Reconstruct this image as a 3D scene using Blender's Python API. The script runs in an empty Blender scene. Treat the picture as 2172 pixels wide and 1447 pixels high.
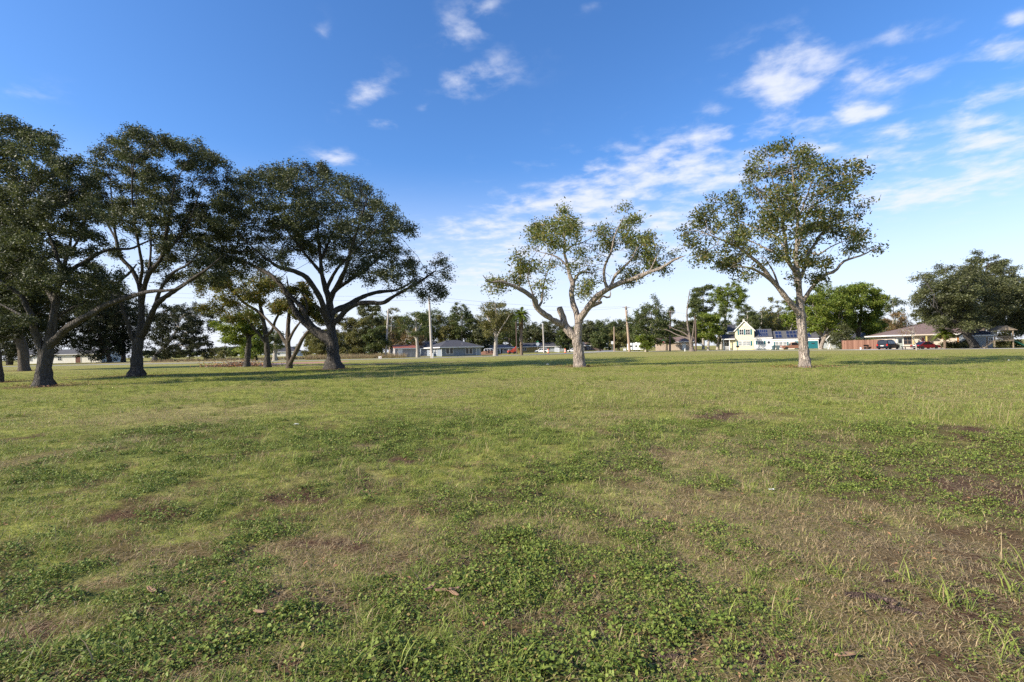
import bpy, math, random
import numpy as np
from mathutils import Vector
PI = math.pi
SC = bpy.context.scene
COL = SC.collection
# ------------------------------------------------------------------ camera
W0, H0, F = 2172.0, 1447.0, 1026.0
CX, CY = W0/2, H0/2
HC = 1.5
PITCH = math.atan(17.5/F)
ROLL = math.atan(0.021)
_f = np.array([0, math.cos(PITCH), math.sin(PITCH)])
_u0 = np.array([0, -math.sin(PITCH), math.cos(PITCH)])
_x0 = np.array([1.0, 0, 0])
CR = math.cos(ROLL)*_x0 - math.sin(ROLL)*_u0
CU = math.sin(ROLL)*_x0 + math.cos(ROLL)*_u0
CAMP = np.array([0, 0, HC])
def ray(px, py):
    return _f + (px-CX)/F*CR - (py-CY)/F*CU
def P(px, py, y):
    d = ray(px, py); return CAMP + d*(y/d[1])
def G(px, py):
    d = ray(px, py); return CAMP + d*(-HC/d[2])
def proj(p):
    q = np.asarray(p, float)-CAMP
    z = q@_f
    return CX+F*(q@CR)/z, CY-F*(q@CU)/z
def hor(px): return 741-0.021*(px-1086)
def GD(px, y):                                   # ground point in column px at depth y
    x = 0.0
    lo = P(px, hor(px)+HC*F/y, y); return np.array([lo[0], y, 0.0])
from mathutils import Matrix
cam = bpy.data.cameras.new('camera'); cam.lens = 36*F/W0; cam.sensor_width = 36; cam.clip_end = 6000; cam.clip_start = 0.05
co = bpy.data.objects.new('camera', cam); COL.objects.link(co)
M = Matrix(((CR[0], CU[0], -_f[0], 0), (CR[1], CU[1], -_f[1], 0), (CR[2], CU[2], -_f[2], HC), (0, 0, 0, 1)))
co.matrix_world = M
SC.camera = co
# ------------------------------------------------------------------ object helpers
def empty(name, loc, label=None, cat=None, group=None, rz=0.0):
    o = bpy.data.objects.new(name, None); COL.objects.link(o)
    o.location = tuple(loc); o.rotation_euler = (0, 0, rz); o.empty_display_size = 0.3
    tag(o, label, cat, group); return o
def tag(o, label=None, cat=None, group=None, kind=None):
    if label: o['label'] = label
    if cat: o['category'] = cat
    if group: o['group'] = group
    if kind: o['kind'] = kind
    return o
def link_mesh(name, me, mt=None, parent=None):
    o = bpy.data.objects.new(name, me); COL.objects.link(o)
    if mt: me.materials.append(mt)
    if parent is not None: o.parent = parent
    return o
def np_mesh(name, V, loops, sizes, smooth=False):
    me = bpy.data.meshes.new(name)
    V = np.asarray(V, np.float32); loops = np.asarray(loops, np.int32); sizes = np.asarray(sizes, np.int32)
    me.vertices.add(len(V)); me.vertices.foreach_set('co', V.ravel())
    me.loops.add(len(loops)); me.loops.foreach_set('vertex_index', loops)
    me.polygons.add(len(sizes))
    st = np.zeros(len(sizes), np.int32); st[1:] = np.cumsum(sizes)[:-1]
    me.polygons.foreach_set('loop_start', st)
    try: me.polygons.foreach_set('loop_total', sizes)
    except Exception: pass
    if smooth: me.polygons.foreach_set('use_smooth', np.ones(len(sizes), bool))
    me.update(calc_edges=True); me.validate(); return me
class MB:
    def __init__(s): s.v = []; s.f = []
    def poly(s, pts):
        n = len(s.v); s.v += [tuple(map(float, p)) for p in pts]; s.f.append(list(range(n, n+len(pts)))); return s
    def box(s, x0, x1, y0, y1, z0, z1):
        n = len(s.v)
        s.v += [(x0,y0,z0),(x1,y0,z0),(x1,y1,z0),(x0,y1,z0),(x0,y0,z1),(x1,y0,z1),(x1,y1,z1),(x0,y1,z1)]
        for q in ((0,3,2,1),(4,5,6,7),(0,1,5,4),(1,2,6,5),(2,3,7,6),(3,0,4,7)): s.f.append([n+i for i in q])
        return s
    def obox(s, c, ax, ay, az):                    # oriented box from half-vectors
        c, ax, ay, az = (np.asarray(k, float) for k in (c, ax, ay, az)); n = len(s.v)
        for sz in (-1, 1):
            for sx, sy in ((-1,-1),(1,-1),(1,1),(-1,1)): s.v.append(tuple(c+sx*ax+sy*ay+sz*az))
        for q in ((0,3,2,1),(4,5,6,7),(0,1,5,4),(1,2,6,5),(2,3,7,6),(3,0,4,7)): s.f.append([n+i for i in q])
        return s
    def slab(s, pts, t=0.14):                      # polygon with thickness downwards
        n = len(s.v); k = len(pts)
        s.v += [tuple(map(float, p)) for p in pts]; s.v += [(float(p[0]), float(p[1]), float(p[2])-t) for p in pts]
        s.f.append([n+i for i in range(k)]); s.f.append([n+k+i for i in reversed(range(k))])
        for i in range(k):
            j = (i+1) % k; s.f.append([n+j, n+i, n+k+i, n+k+j])
        return s
    def prism(s, prof, a0, a1, axis='y'):          # profile (u,z) extruded along an axis
        n = len(s.v); k = len(prof)
        for a in (a0, a1):
            for u, z in prof: s.v.append((u, a, z) if axis == 'y' else (a, u, z))
        fr = [n+i for i in range(k)]; bk = [n+k+i for i in range(k)]
        s.f.append(fr); s.f.append(bk[::-1])
        for i in range(k):
            j = (i+1) % k; s.f.append([fr[j], fr[i], bk[i], bk[j]])
        return s
    def tube(s, pts, rad, k=8, cap=True, wob=0.0, rng=None):
        pts = np.asarray(pts, float); m = len(pts)
        rad = np.full(m, rad, float) if np.isscalar(rad) else np.asarray(rad, float)
        V, Fq = tube_arrays(pts, rad, k, wob, rng)
        n = len(s.v); s.v += [tuple(x) for x in V]; s.f += [[n+int(i) for i in q] for q in Fq]
        if cap:
            s.f.append([n+i for i in reversed(range(k))]); s.f.append([n+(m-1)*k+i for i in range(k)])
        return s
    def lathe(s, prof, c=(0, 0, 0), k=16, axis='z'):  # prof: (r,h)
        n = len(s.v); m = len(prof)
        for r, h in prof:
            for i in range(k):
                a = 2*PI*i/k; u, w = r*math.cos(a), r*math.sin(a)
                s.v.append((c[0]+u, c[1]+w, c[2]+h) if axis == 'z' else (c[0]+u, c[1]+h, c[2]+w))
        for j in range(m-1):
            for i in range(k):
                i2 = (i+1) % k; s.f.append([n+j*k+i, n+j*k+i2, n+(j+1)*k+i2, n+(j+1)*k+i])
        if prof[0][0] > 1e-4: s.f.append([n+i for i in reversed(range(k))])
        if prof[-1][0] > 1e-4: s.f.append([n+(m-1)*k+i for i in range(k)])
        return s
    def build(s, name, mt=None, parent=None, smooth=False, bevel=0.0):
        me = bpy.data.meshes.new(name); me.from_pydata(s.v, [], s.f); me.validate()
        import bmesh
        bm = bmesh.new(); bm.from_mesh(me)
        bmesh.ops.recalc_face_normals(bm, faces=bm.faces)
        if bevel: bmesh.ops.bevel(bm, geom=list(bm.edges), offset=bevel, segments=2, affect='EDGES', clamp_overlap=True)
        bm.to_mesh(me); bm.free()
        if smooth:
            me.polygons.foreach_set('use_smooth', np.ones(len(me.polygons), bool))
            try: me.set_sharp_from_angle(angle=math.radians(40))
            except Exception: pass
        return link_mesh(name, me, mt, parent)
def tube_arrays(pts, rad, k, wob=0.0, rng=None):
    m = len(pts)
    t = np.empty_like(pts); t[1:-1] = pts[2:]-pts[:-2]; t[0] = pts[1]-pts[0]; t[-1] = pts[-1]-pts[-2]
    t /= np.linalg.norm(t, axis=1)[:, None]+1e-9
    ref = np.array([1.0, 0, 0]) if abs(t[0][0]) < 0.8 else np.array([0, 1.0, 0])
    n = ref-t[0]*(ref@t[0]); n /= np.linalg.norm(n)
    N = np.empty_like(pts)
    for i in range(m):
        n = n-t[i]*(n@t[i]); n /= np.linalg.norm(n)+1e-9; N[i] = n
    B = np.cross(t, N)
    a = np.arange(k)*2*PI/k
    R = rad[:, None]*np.ones((m, k))
    if wob and rng is not None: R = R*(1+wob*rng.normal(size=(m, k)))
    V = pts[:, None, :]+R[:, :, None]*(np.cos(a)[None, :, None]*N[:, None, :]+np.sin(a)[None, :, None]*B[:, None, :])
    i = np.arange(m-1)[:, None]*k; j = np.arange(k)[None, :]; j2 = (j+1) % k
    Q = np.stack([i+j, i+j2, i+k+j2, i+k+j], -1).reshape(-1, 4)
    return V.reshape(-1, 3), Q
# ------------------------------------------------------------------ materials
def N_(nt, typ, **kw):
    n = nt.nodes.new(typ)
    for k, v in kw.items():
        if k in ('operation', 'blend_type', 'data_type', 'attribute_name', 'attribute_type', 'noise_dimensions', 'wave_type', 'bands_direction', 'feature', 'sky_type', 'interpolation_type', 'rings_direction', 'voronoi_dimensions'): setattr(n, k, v)
        else: n.inputs[k].default_value = v
    return n
def new_mat(name):
    m = bpy.data.materials.new(name); m.use_nodes = True
    nt = m.node_tree; b = nt.nodes['Principled BSDF']; b.inputs['Specular IOR Level'].default_value = 0.25
    return m, nt, b
def c4(c): return (c[0], c[1], c[2], 1.0)
def ramp(nt, fac, stops):
    r = nt.nodes.new('ShaderNodeValToRGB'); e = r.color_ramp.elements
    while len(e) < len(stops): e.new(0.5)
    for el, (p, c) in zip(e, stops): el.position = p; el.color = c4(c)
    nt.links.new(fac, r.inputs['Fac']); return r.outputs['Color']
def mixc(nt, fac, a, b, blend='MIX'):
    n = nt.nodes.new('ShaderNodeMix'); n.data_type = 'RGBA'; n.blend_type = blend
    for s, v in ((0, fac), (6, a), (7, b)):
        if hasattr(v, 'links') or hasattr(v, 'is_output'): nt.links.new(v, n.inputs[s])
        elif s == 0: n.inputs[0].default_value = v
        else: n.inputs[s].default_value = c4(v)
    return n.outputs[2]
def math_(nt, op, a, b=None, clamp=False):
    n = nt.nodes.new('ShaderNodeMath'); n.operation = op; n.use_clamp = clamp
    for i, v in enumerate((a, b)):
        if v is None: continue
        if hasattr(v, 'is_output'): nt.links.new(v, n.inputs[i])
        else: n.inputs[i].default_value = v
    return n.outputs[0]
def noise(nt, scale, detail=3, rough=0.55, vec=None, dist=0.0, out=0):
    n = nt.nodes.new('ShaderNodeTexNoise'); n.inputs['Scale'].default_value = scale; n.inputs['Detail'].default_value = detail
    n.inputs['Roughness'].default_value = rough; n.inputs['Distortion'].default_value = dist
    if vec is not None: nt.links.new(vec, n.inputs['Vector'])
    return n.outputs[out]
def objco(nt): return nt.nodes.new('ShaderNodeTexCoord').outputs['Object']
def bump(nt, b, h, strength=0.4, dist=0.02):
    n = nt.nodes.new('ShaderNodeBump'); n.inputs['Strength'].default_value = strength; n.inputs['Distance'].default_value = dist
    nt.links.new(h, n.inputs['Height']); nt.links.new(n.outputs[0], b.inputs['Normal'])
def mat(name, c, c2=None, rough=0.6, scale=3.0, detail=4, spec=0.25, metal=0.0, bmp=0.0, lo=0.35, hi=0.65):
    m, nt, b = new_mat(name)
    c2 = c2 or tuple(k*0.82 for k in c)
    v = objco(nt); f = noise(nt, scale, detail, 0.6, v)
    nt.links.new(ramp(nt, f, [(lo, c), (hi, c2)]), b.inputs['Base Color'])
    b.inputs['Roughness'].default_value = rough; b.inputs['Specular IOR Level'].default_value = spec; b.inputs['Metallic'].default_value = metal
    if bmp: bump(nt, b, noise(nt, scale*6, 4, 0.6, v), bmp, 0.02)
    return m
def siding(name, c, pitch=0.2, depth=0.3):
    m, nt, b = new_mat(name); v = objco(nt)
    sp = nt.nodes.new('ShaderNodeSeparateXYZ'); nt.links.new(v, sp.inputs[0])
    z = math_(nt, 'FRACT', math_(nt, 'DIVIDE', sp.outputs[2], pitch))
    f = noise(nt, 1.3, 4, 0.6, v)
    nt.links.new(ramp(nt, f, [(0.35, c), (0.7, tuple(k*0.88 for k in c))]), b.inputs['Base Color'])
    b.inputs['Roughness'].default_value = 0.6; bump(nt, b, z, depth, 0.03); return m
def shingle(name, c):
    m, nt, b = new_mat(name); v = objco(nt)
    f = noise(nt, 2.2, 6, 0.7, v); g = noise(nt, 14, 2, 0.5, v)
    k = math_(nt, 'ADD', math_(nt, 'MULTIPLY', f, 0.6), math_(nt, 'MULTIPLY', g, 0.4))
    nt.links.new(ramp(nt, k, [(0.35, tuple(q*0.7 for q in c)), (0.65, tuple(q*1.3 for q in c))]), b.inputs['Base Color'])
    b.inputs['Roughness'].default_value = 0.85; bump(nt, b, g, 0.5, 0.03); return m
def bark(name, c1, c2, scale=1.0, strength=0.8):
    m, nt, b = new_mat(name); v = objco(nt)
    mp = nt.nodes.new('ShaderNodeMapping'); mp.inputs['Scale'].default_value = (9*scale, 9*scale, 1.8*scale); nt.links.new(v, mp.inputs[0])
    vo = nt.nodes.new('ShaderNodeTexVoronoi'); vo.feature = 'DISTANCE_TO_EDGE'; vo.inputs['Scale'].default_value = 1.6
    nd = noise(nt, 1.5, 3, 0.6, mp.outputs[0], out=1)
    ad = nt.nodes.new('ShaderNodeVectorMath'); ad.operation = 'ADD'; nt.links.new(mp.outputs[0], ad.inputs[0]); nt.links.new(nd, ad.inputs[1])
    nt.links.new(ad.outputs[0], vo.inputs['Vector'])
    e = math_(nt, 'MULTIPLY', vo.outputs['Distance'], 3.0, True)
    f2 = noise(nt, 0.9, 5, 0.65, v); f3 = noise(nt, 14, 4, 0.7, v)
    base = ramp(nt, f2, [(0.3, c1), (0.7, c2)])
    base = mixc(nt, e, tuple(q*0.30 for q in c1), base)
    base = mixc(nt, 0.5, base, mixc(nt, f3, tuple(q*0.5 for q in c1), tuple(min(1, q*1.5) for q in c2)))
    st_ = ramp(nt, noise(nt, 1.7, 6, 0.7, mp.outputs[0]), [(0.32, (0.55, 0.54, 0.55)), (0.5, (1, 1, 1)), (0.72, (1.25, 1.22, 1.15))]); base = mixc(nt, 1.0, base, st_, 'MULTIPLY')
    nt.links.new(base, b.inputs['Base Color']); b.inputs['Roughness'].default_value = 0.9; b.inputs['Specular IOR Level'].default_value = 0.1
    h = math_(nt, 'ADD', e, math_(nt, 'MULTIPLY', f3, 0.6)); bump(nt, b, h, strength, 0.12); return m
def leafmat(name, stops, clump=0.45, trans=0.35, clump_dark=0.6, gloss=0.25, rough=0.5):
    """foliage: every leaf its own tint (random per island), larger noise patches put dark / lit clumps into the colour"""
    m, nt, b = new_mat(name)
    g = nt.nodes.new('ShaderNodeNewGeometry'); col = ramp(nt, g.outputs['Random Per Island'], stops)
    v = objco(nt); f = noise(nt, clump, 3, 0.55, v)
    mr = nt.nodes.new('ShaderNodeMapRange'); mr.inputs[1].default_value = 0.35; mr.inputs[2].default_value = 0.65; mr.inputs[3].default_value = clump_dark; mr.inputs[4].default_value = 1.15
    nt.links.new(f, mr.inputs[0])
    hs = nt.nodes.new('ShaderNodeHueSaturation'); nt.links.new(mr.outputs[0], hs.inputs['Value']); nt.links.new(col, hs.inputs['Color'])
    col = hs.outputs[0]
    nt.links.new(col, b.inputs['Base Color']); b.inputs['Roughness'].default_value = rough; b.inputs['Specular IOR Level'].default_value = gloss
    tr = nt.nodes.new('ShaderNodeBsdfTranslucent'); nt.links.new(mixc(nt, 0.6, col, mixc(nt, 1.0, col, (1.5, 1.5, 0.5), 'MULTIPLY')), tr.inputs['Color'])
    mx = nt.nodes.new('ShaderNodeMixShader'); mx.inputs[0].default_value = trans
    nt.links.new(b.outputs[0], mx.inputs[1]); nt.links.new(tr.outputs[0], mx.inputs[2])
    nt.links.new(mx.outputs[0], nt.nodes['Material Output'].inputs['Surface']); return m
# ------------------------------------------------------------------ numpy value noise
def _h(ix, iy, seed):
    n = (ix.astype(np.int64)*374761393+iy.astype(np.int64)*668265263+seed*974634341) & 0x7fffffff
    n = ((n ^ (n >> 13))*1274126177) & 0x7fffffff
    n = ((n ^ (n >> 16))*2246822519) & 0x7fffffff
    return ((n ^ (n >> 15)) & 0xffffff)/float(0xffffff)
def vn(x, y, seed=0):
    x = np.asarray(x, float); y = np.asarray(y, float)
    ix = np.floor(x); iy = np.floor(y); fx = x-ix; fy = y-iy
    fx = fx*fx*(3-2*fx); fy = fy*fy*(3-2*fy)
    a = _h(ix, iy, seed); b = _h(ix+1, iy, seed); c = _h(ix, iy+1, seed); d = _h(ix+1, iy+1, seed)
    return (a*(1-fx)+b*fx)*(1-fy)+(c*(1-fx)+d*fx)*fy
def fbm(x, y, seed=0, o=4, g=0.5):
    s = 0; a = 1; t = 0
    for i in range(o):
        s = s+a*vn(x*2**i+i*17.3, y*2**i-i*9.1, seed+i); t += a; a *= g
    return s/t
def sstep(a, b, x):
    t = np.clip((x-a)/(b-a), 0, 1); return t*t*(3-2*t)
# ------------------------------------------------------------------ ground masks (world metres), patches located from the photograph
def gell(x0, x1, y0, y1):
    cx = (x0+x1)/2; a = G(cx, y0); b = G(cx, y1); c0 = G(x0, (y0+y1)/2); c1 = G(x1, (y0+y1)/2)
    return ((a[0]+b[0])/2, (a[1]+b[1])/2, abs(c1[0]-c0[0])/2, abs(a[1]-b[1])/2)
WEED = [gell(*e) for e in [(560,1000,905,965),(690,930,930,985),(250,560,900,940),(1030,1310,975,1030),(880,1160,1010,1075),(0,140,1000,1085),
    (130,330,940,985),(300,480,985,1030),(0,110,1170,1290),(320,520,1140,1240),(540,660,1110,1160),(0,170,1255,1330),(390,600,1290,1400),(540,830,1255,1340),
    (800,1360,1180,1300),(760,1030,1230,1330),(560,1120,1330,1470),(1380,1570,1265,1400),(1640,2110,950,1000),(1690,1960,1000,1050),(1800,1960,890,925),
    (1350,1570,1135,1215),(1480,1570,1160,1210),(1160,1280,1060,1100),(990,1120,1125,1200),(1590,1760,960,1010),(1000,1330,1320,1460),(420,640,1090,1130),
    (1260,1420,1100,1150),(700,860,1040,1075),(1300,1500,890,930),(1560,1800,910,945),(250,420,1020,1060),(760,1180,880,925),(1100,1420,1390,1470),(230,420,1260,1310)]]
SOIL = [gell(*e) for e in [(1960,2220,985,1100),(1880,2220,1120,1200),(1950,2240,1250,1500),(1780,1960,1260,1330),(1880,2172,1330,1420),(590,700,1035,1070),(190,340,1075,1115),
    (1490,1600,870,895),(1690,1730,880,895),(1950,2200,900,945),(150,420,1400,1470),(480,620,1220,1290),(640,800,1130,1180),(1090,1300,1345,1400),(-20,40,920,945),
    (800,880,970,990),(560,640,1370,1450),(1330,1420,1370,1420),(1560,1800,1330,1420),(-30,80,1340,1460),(1840,1920,850,860),(1000,1080,1230,1255)]]
STRAW = [gell(*e) for e in [(1360,1900,1050,1260),(1380,1660,1190,1290),(1170,1290,1255,1330),(1500,2100,1060,1140),(680,820,1000,1050),(480,700,1180,1240),(1440,1640,860,900),
    (150,400,1180,1260),(200,520,860,900),(1230,1560,1000,1060),(640,800,1160,1230),(1600,2100,1180,1330)]]
TRUNKS = [(*G(px, py)[:2], q) for px, py, q in ((93,820,1.7),(290,798,2.0),(707,783,2.2),(1229,778,1.3),(1708,779,1.0),(-14,811,2.2),(52,787,2.0))]
def emask(lst, x, y, soft=0.5):
    wx = x+(fbm(x*1.1, y*1.1, 5, 3)-.5)*1.0*np.clip(np.hypot(x, y)/5, 0.5, 2.5)
    wy = y+(fbm(x*1.1, y*1.1, 9, 3)-.5)*1.0*np.clip(np.hypot(x, y)/5, 0.5, 2.5)
    m = np.zeros_like(x)
    for cx, cy, rx, ry in lst:
        d = np.hypot((wx-cx)/(rx+1e-6), (wy-cy)/(ry+1e-6)); m = np.maximum(m, 1-sstep(1-soft, 1+soft, d))
    return m
def m_weed(x, y):
    r = np.hypot(x, y); g = fbm(x*1.6, y*1.6, 31, 4)
    a = emask(WEED, x, y, 0.75)*sstep(0.27, 0.44, g)*sstep(0.24, 0.46, fbm(x*4.2, y*4.2, 33, 3))
    b = sstep(0.46, 0.58, fbm(x*1.5, y*1.5, 41, 4))*(1-sstep(9, 16, r))*0.7*(1-.85*sstep(.38, .62, x/np.clip(y, .8, None))*(1-sstep(4.5, 6.5, r)))
    return np.clip(np.maximum(a, b), 0, 1)
def m_soil(x, y):
    a = emask(SOIL, x, y, 0.5)*sstep(0.22, 0.42, fbm(x*2.0, y*2.0, 51, 4))
    r = np.hypot(x, y); b = sstep(0.55, 0.68, fbm(x*2.4+7, y*2.4, 61, 4))*(1-sstep(6, 18, r))*0.75
    b = np.maximum(b, sstep(.40, .62, fbm(x*5, y*5, 66, 3))*(1-sstep(4, 9, r))*.6)
    e = sstep(.35, 1.1, x/np.clip(y, 1.0, None)*1.25)*(1-sstep(7, 13, r))*sstep(.30, .50, fbm(x*1.7, y*1.7, 68, 4))*.9; b = np.maximum(b, e)
    for tx, ty, tr_ in TRUNKS: b = np.maximum(b, (1-sstep(.55, 1.3, np.hypot(x-tx, (y-ty))/tr_+.5*(fbm(x*1.5, y*1.5, 69, 3)-.5)))*.85)
    return np.clip(np.maximum(a, b), 0, 1)
def m_straw(x, y):
    a = emask(STRAW, x, y, 0.5)*0.62
    b = sstep(0.45, 0.70, fbm(x*.45, y*.3, 71, 4))*0.70*(1-.5*sstep(10, 20, np.hypot(x, y)))
    r = np.hypot(x, y)
    far = sstep(55, 100, r)*(0.25+0.5*fbm(x*.05, y*.11, 77, 3))
    return np.clip(np.maximum(np.maximum(a, b), far), 0, 1)
def gz(x, y):
    x = np.asarray(x, float); y = np.asarray(y, float); r = np.hypot(x, y)
    k = 1-sstep(16, 26, r)
    return ((fbm(x*.7, y*.7, 81, 3)-.5)*0.10+(fbm(x*5, y*5, 91, 3)-.5)*0.035*(1-sstep(5, 10, r)))*k
# ------------------------------------------------------------------ ground sheet
def ground_mat():
    m, nt, b = new_mat('lawn_soil')
    at = nt.nodes.new('ShaderNodeAttribute'); at.attribute_name = 'mask'
    sp = nt.nodes.new('ShaderNodeSeparateColor'); nt.links.new(at.outputs['Color'], sp.inputs[0])
    v = objco(nt)
    n1 = noise(nt, 22, 6, 0.75, v); n2 = noise(nt, 1.1, 5, 0.65, v); n3 = noise(nt, 0.11, 4, 0.6, v); n4 = noise(nt, 4.5, 6, 0.8, v)
    # short stalks drawn out in patches a few metres long
    mp = nt.nodes.new('ShaderNodeMapping'); mp.inputs['Scale'].default_value = (0.06, 0.22, 1); nt.links.new(v, mp.inputs[0])
    n5 = noise(nt, 1.0, 5, 0.6, mp.outputs[0])
    green = mixc(nt, n2, (0.170, 0.200, 0.038), (0.265, 0.280, 0.066))
    green = mixc(nt, math_(nt, 'MULTIPLY', n5, 0.9), green, (0.305, 0.290, 0.072))
    straw = mixc(nt, n4, (0.250, 0.190, 0.100), (0.350, 0.280, 0.150))
    base = mixc(nt, math_(nt, 'MULTIPLY', sp.outputs[1], 0.75), green, straw)
    spec = ramp(nt, n4, [(0.35, (0.45, 0.45, 0.45)), (0.62, (1.2, 1.2, 1.2))])
    base = mixc(nt, 1.0, base, spec, 'MULTIPLY')
    base = mixc(nt, math_(nt, 'MULTIPLY', sp.outputs[0], 0.8), base, mixc(nt, n1, (0.030, 0.048, 0.014), (0.075, 0.105, 0.028)))
    soil = mixc(nt, n1, (0.036, 0.020, 0.013), (0.150, 0.092, 0.060))
    crumb = ramp(nt, noise(nt, 60, 3, 0.7, v), [(0.35, (0.45, 0.45, 0.45)), (0.6, (1.25, 1.2, 1.15))]); soil = mixc(nt, 1.0, soil, crumb, 'MULTIPLY')
    base = mixc(nt, sp.outputs[2], base, soil)
    nt.links.new(base, b.inputs['Base Color']); b.inputs['Roughness'].default_value = 0.95; b.inputs['Specular IOR Level'].default_value = 0.05
    h = math_(nt, 'ADD', n1, n4); bump(nt, b, h, 0.7, 0.05); return m
rr = [0.0, 0.35]
while rr[-1] < 1800: rr.append(rr[-1]*(1.022 if rr[-1] < 60 else 1.06))
rr = np.array(rr)
aa = np.concatenate([np.linspace(-62, 62, 300), np.linspace(62, 298, 60)[1:-1]])*PI/180
R_, A_ = np.meshgrid(rr, aa, indexing='ij')
gx = R_*np.sin(A_); gy = R_*np.cos(A_)
gzv = gz(gx.ravel(), gy.ravel())
GV = np.stack([gx.ravel(), gy.ravel(), gzv], -1)
nr, na = R_.shape
i = np.arange(1, nr-1)[:, None]*na; j = np.arange(na)[None, :]; j2 = (j+1) % na
Q = np.stack([i+j, i+na+j, i+na+j2, i+j2], -1).reshape(-1, 4)[:, ::-1]
me = np_mesh('ground', GV, Q.ravel(), np.full(len(Q), 4), True)
ca = me.color_attributes.new('mask', 'FLOAT_COLOR', 'POINT')
xx, yy = GV[:, 0], GV[:, 1]
cols = np.stack([m_weed(xx, yy), m_straw(xx, yy), m_soil(xx, yy), np.ones_like(xx)], -1).astype(np.float32)
ca.data.foreach_set('color', cols.ravel())
ground = link_mesh('ground', me, ground_mat()); tag(ground, kind='structure')
# ------------------------------------------------------------------ road strips
def strip(name, pts, w, z, mt, kind='structure'):
    pts = np.array(pts, float); t = np.gradient(pts, axis=0); t /= np.linalg.norm(t, axis=1)[:, None]
    n = np.stack([-t[:, 1], t[:, 0]], -1); mb = MB()
    L = pts+n*w/2; Rr = pts-n*w/2
    for k in range(len(pts)-1): mb.poly([(*Rr[k], z), (*Rr[k+1], z), (*L[k+1], z), (*L[k], z)])
    o = mb.build(name, mt); 
    if kind: tag(o, kind=kind)
    return o
def spl(pts, n=12):
    pts = np.array(pts, float); out = []
    for k in range(len(pts)-1):
        p0 = pts[max(k-1, 0)]; p1 = pts[k]; p2 = pts[k+1]; p3 = pts[min(k+2, len(pts)-1)]
        for t in np.arange(n)/n:
            out.append(0.5*(2*p1+(p2-p0)*t+(2*p0-5*p1+4*p2-p3)*t*t+(3*p1-p0-3*p2+p3)*t**3))
    out.append(pts[-1]); return np.array(out)
asphalt = mat('asphalt', (0.20, 0.195, 0.19), (0.27, 0.26, 0.25), 0.9, 0.6, 6, bmp=0.2)
concrete = mat('concrete', (0.42, 0.40, 0.38), (0.30, 0.29, 0.27), 0.85, 0.8, 5)
drygrass = mat('dry_field', (0.34, 0.28, 0.14), (0.24, 0.20, 0.08), 0.95, 0.25, 6, bmp=0.5)
redsoil = mat('red_soil', (0.36, 0.19, 0.12), (0.25, 0.15, 0.10), 0.95, 0.5, 6, bmp=0.6)
strip('road', spl([(-300, 128), (-118, 112), (-78, 104), (-58, 102), (-30, 105), (-9, 111), (8, 127), (22, 150), (31, 172), (40, 205), (50, 260)]), 8, 0.008, asphalt)
strip('street', spl([(22, 200), (33.8, 165), (51, 128), (62.5, 103), (77, 73), (92, 40), (105, 8)]), 6.5, 0.012, concrete)
def patch(name, cx, cy, rx, ry, z, mt, seed, n=60, amp=0.35, rot=0.0):
    mb = MB(); pts = []
    for k in range(n):
        a = 2*PI*k/n; q = 1+amp*(float(fbm(np.array([math.cos(a)*1.7+9]), np.array([math.sin(a)*1.7]), seed)[0])-.5)*2
        x, y = rx*q*math.cos(a), ry*q*math.sin(a); pts.append((cx+x*math.cos(rot)-y*math.sin(rot), cy+x*math.sin(rot)+y*math.cos(rot), z))
    mb.poly(pts); return tag(mb.build(name, mt), kind='structure')
g = G(610, 771); patch('dirt', g[0]+1, 78, 7.5, 9, 0.006, redsoil, 3)
g = G(780, 773); patch('dirt_track', g[0], 62, 14, 3.0, 0.007, mat('bare_soil', (0.24, 0.16, 0.10), (0.17, 0.13, 0.07), 0.95, 0.5, 6), 5, rot=0.12)
patch('dry_field', -75, 150, 60, 34, 0.005, drygrass, 8)
patch('concrete_slab', G(585, 772.5)[0], G(585, 772.5)[1], 2.6, 2.4, 0.02, concrete, 12, amp=0.1)
patch('driveway', GD(1885, 92)[0], 91, 9, 7, 0.009, concrete, 14, amp=0.15)
# ------------------------------------------------------------------ grass, weeds, litter: instanced clumps (uncountable stuff)
def grassmat(name, g1, g2, s1, s2, trans=0.3):
    m, nt, b = new_mat(name)
    at = nt.nodes.new('ShaderNodeAttribute'); at.attribute_type = 'INSTANCER'; at.attribute_name = 'tint'
    g = nt.nodes.new('ShaderNodeNewGeometry'); oi = nt.nodes.new('ShaderNodeObjectInfo')
    rnd = g.outputs['Random Per Island']
    rn2 = math_(nt, 'FRACT', math_(nt, 'ADD', rnd, oi.outputs['Random']))
    gc = mixc(nt, rn2, g1, g2); sc = mixc(nt, rn2, s1, s2)
    r3 = math_(nt, 'FRACT', math_(nt, 'MULTIPLY', rn2, 7.31))
    k = math_(nt, 'LESS_THAN', r3, at.outputs['Fac'])
    col = mixc(nt, k, gc, sc)
    nt.links.new(col, b.inputs['Base Color']); b.inputs['Roughness'].default_value = 0.55; b.inputs['Specular IOR Level'].default_value = 0.2
    tr = nt.nodes.new('ShaderNodeBsdfTranslucent'); nt.links.new(col, tr.inputs['Color'])
    mx = nt.nodes.new('ShaderNodeMixShader'); mx.inputs[0].default_value = trans
    nt.links.new(b.outputs[0], mx.inputs[1]); nt.links.new(tr.outputs[0], mx.inputs[2])
    nt.links.new(mx.outputs[0], nt.nodes['Material Output'].inputs['Surface']); return m
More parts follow.
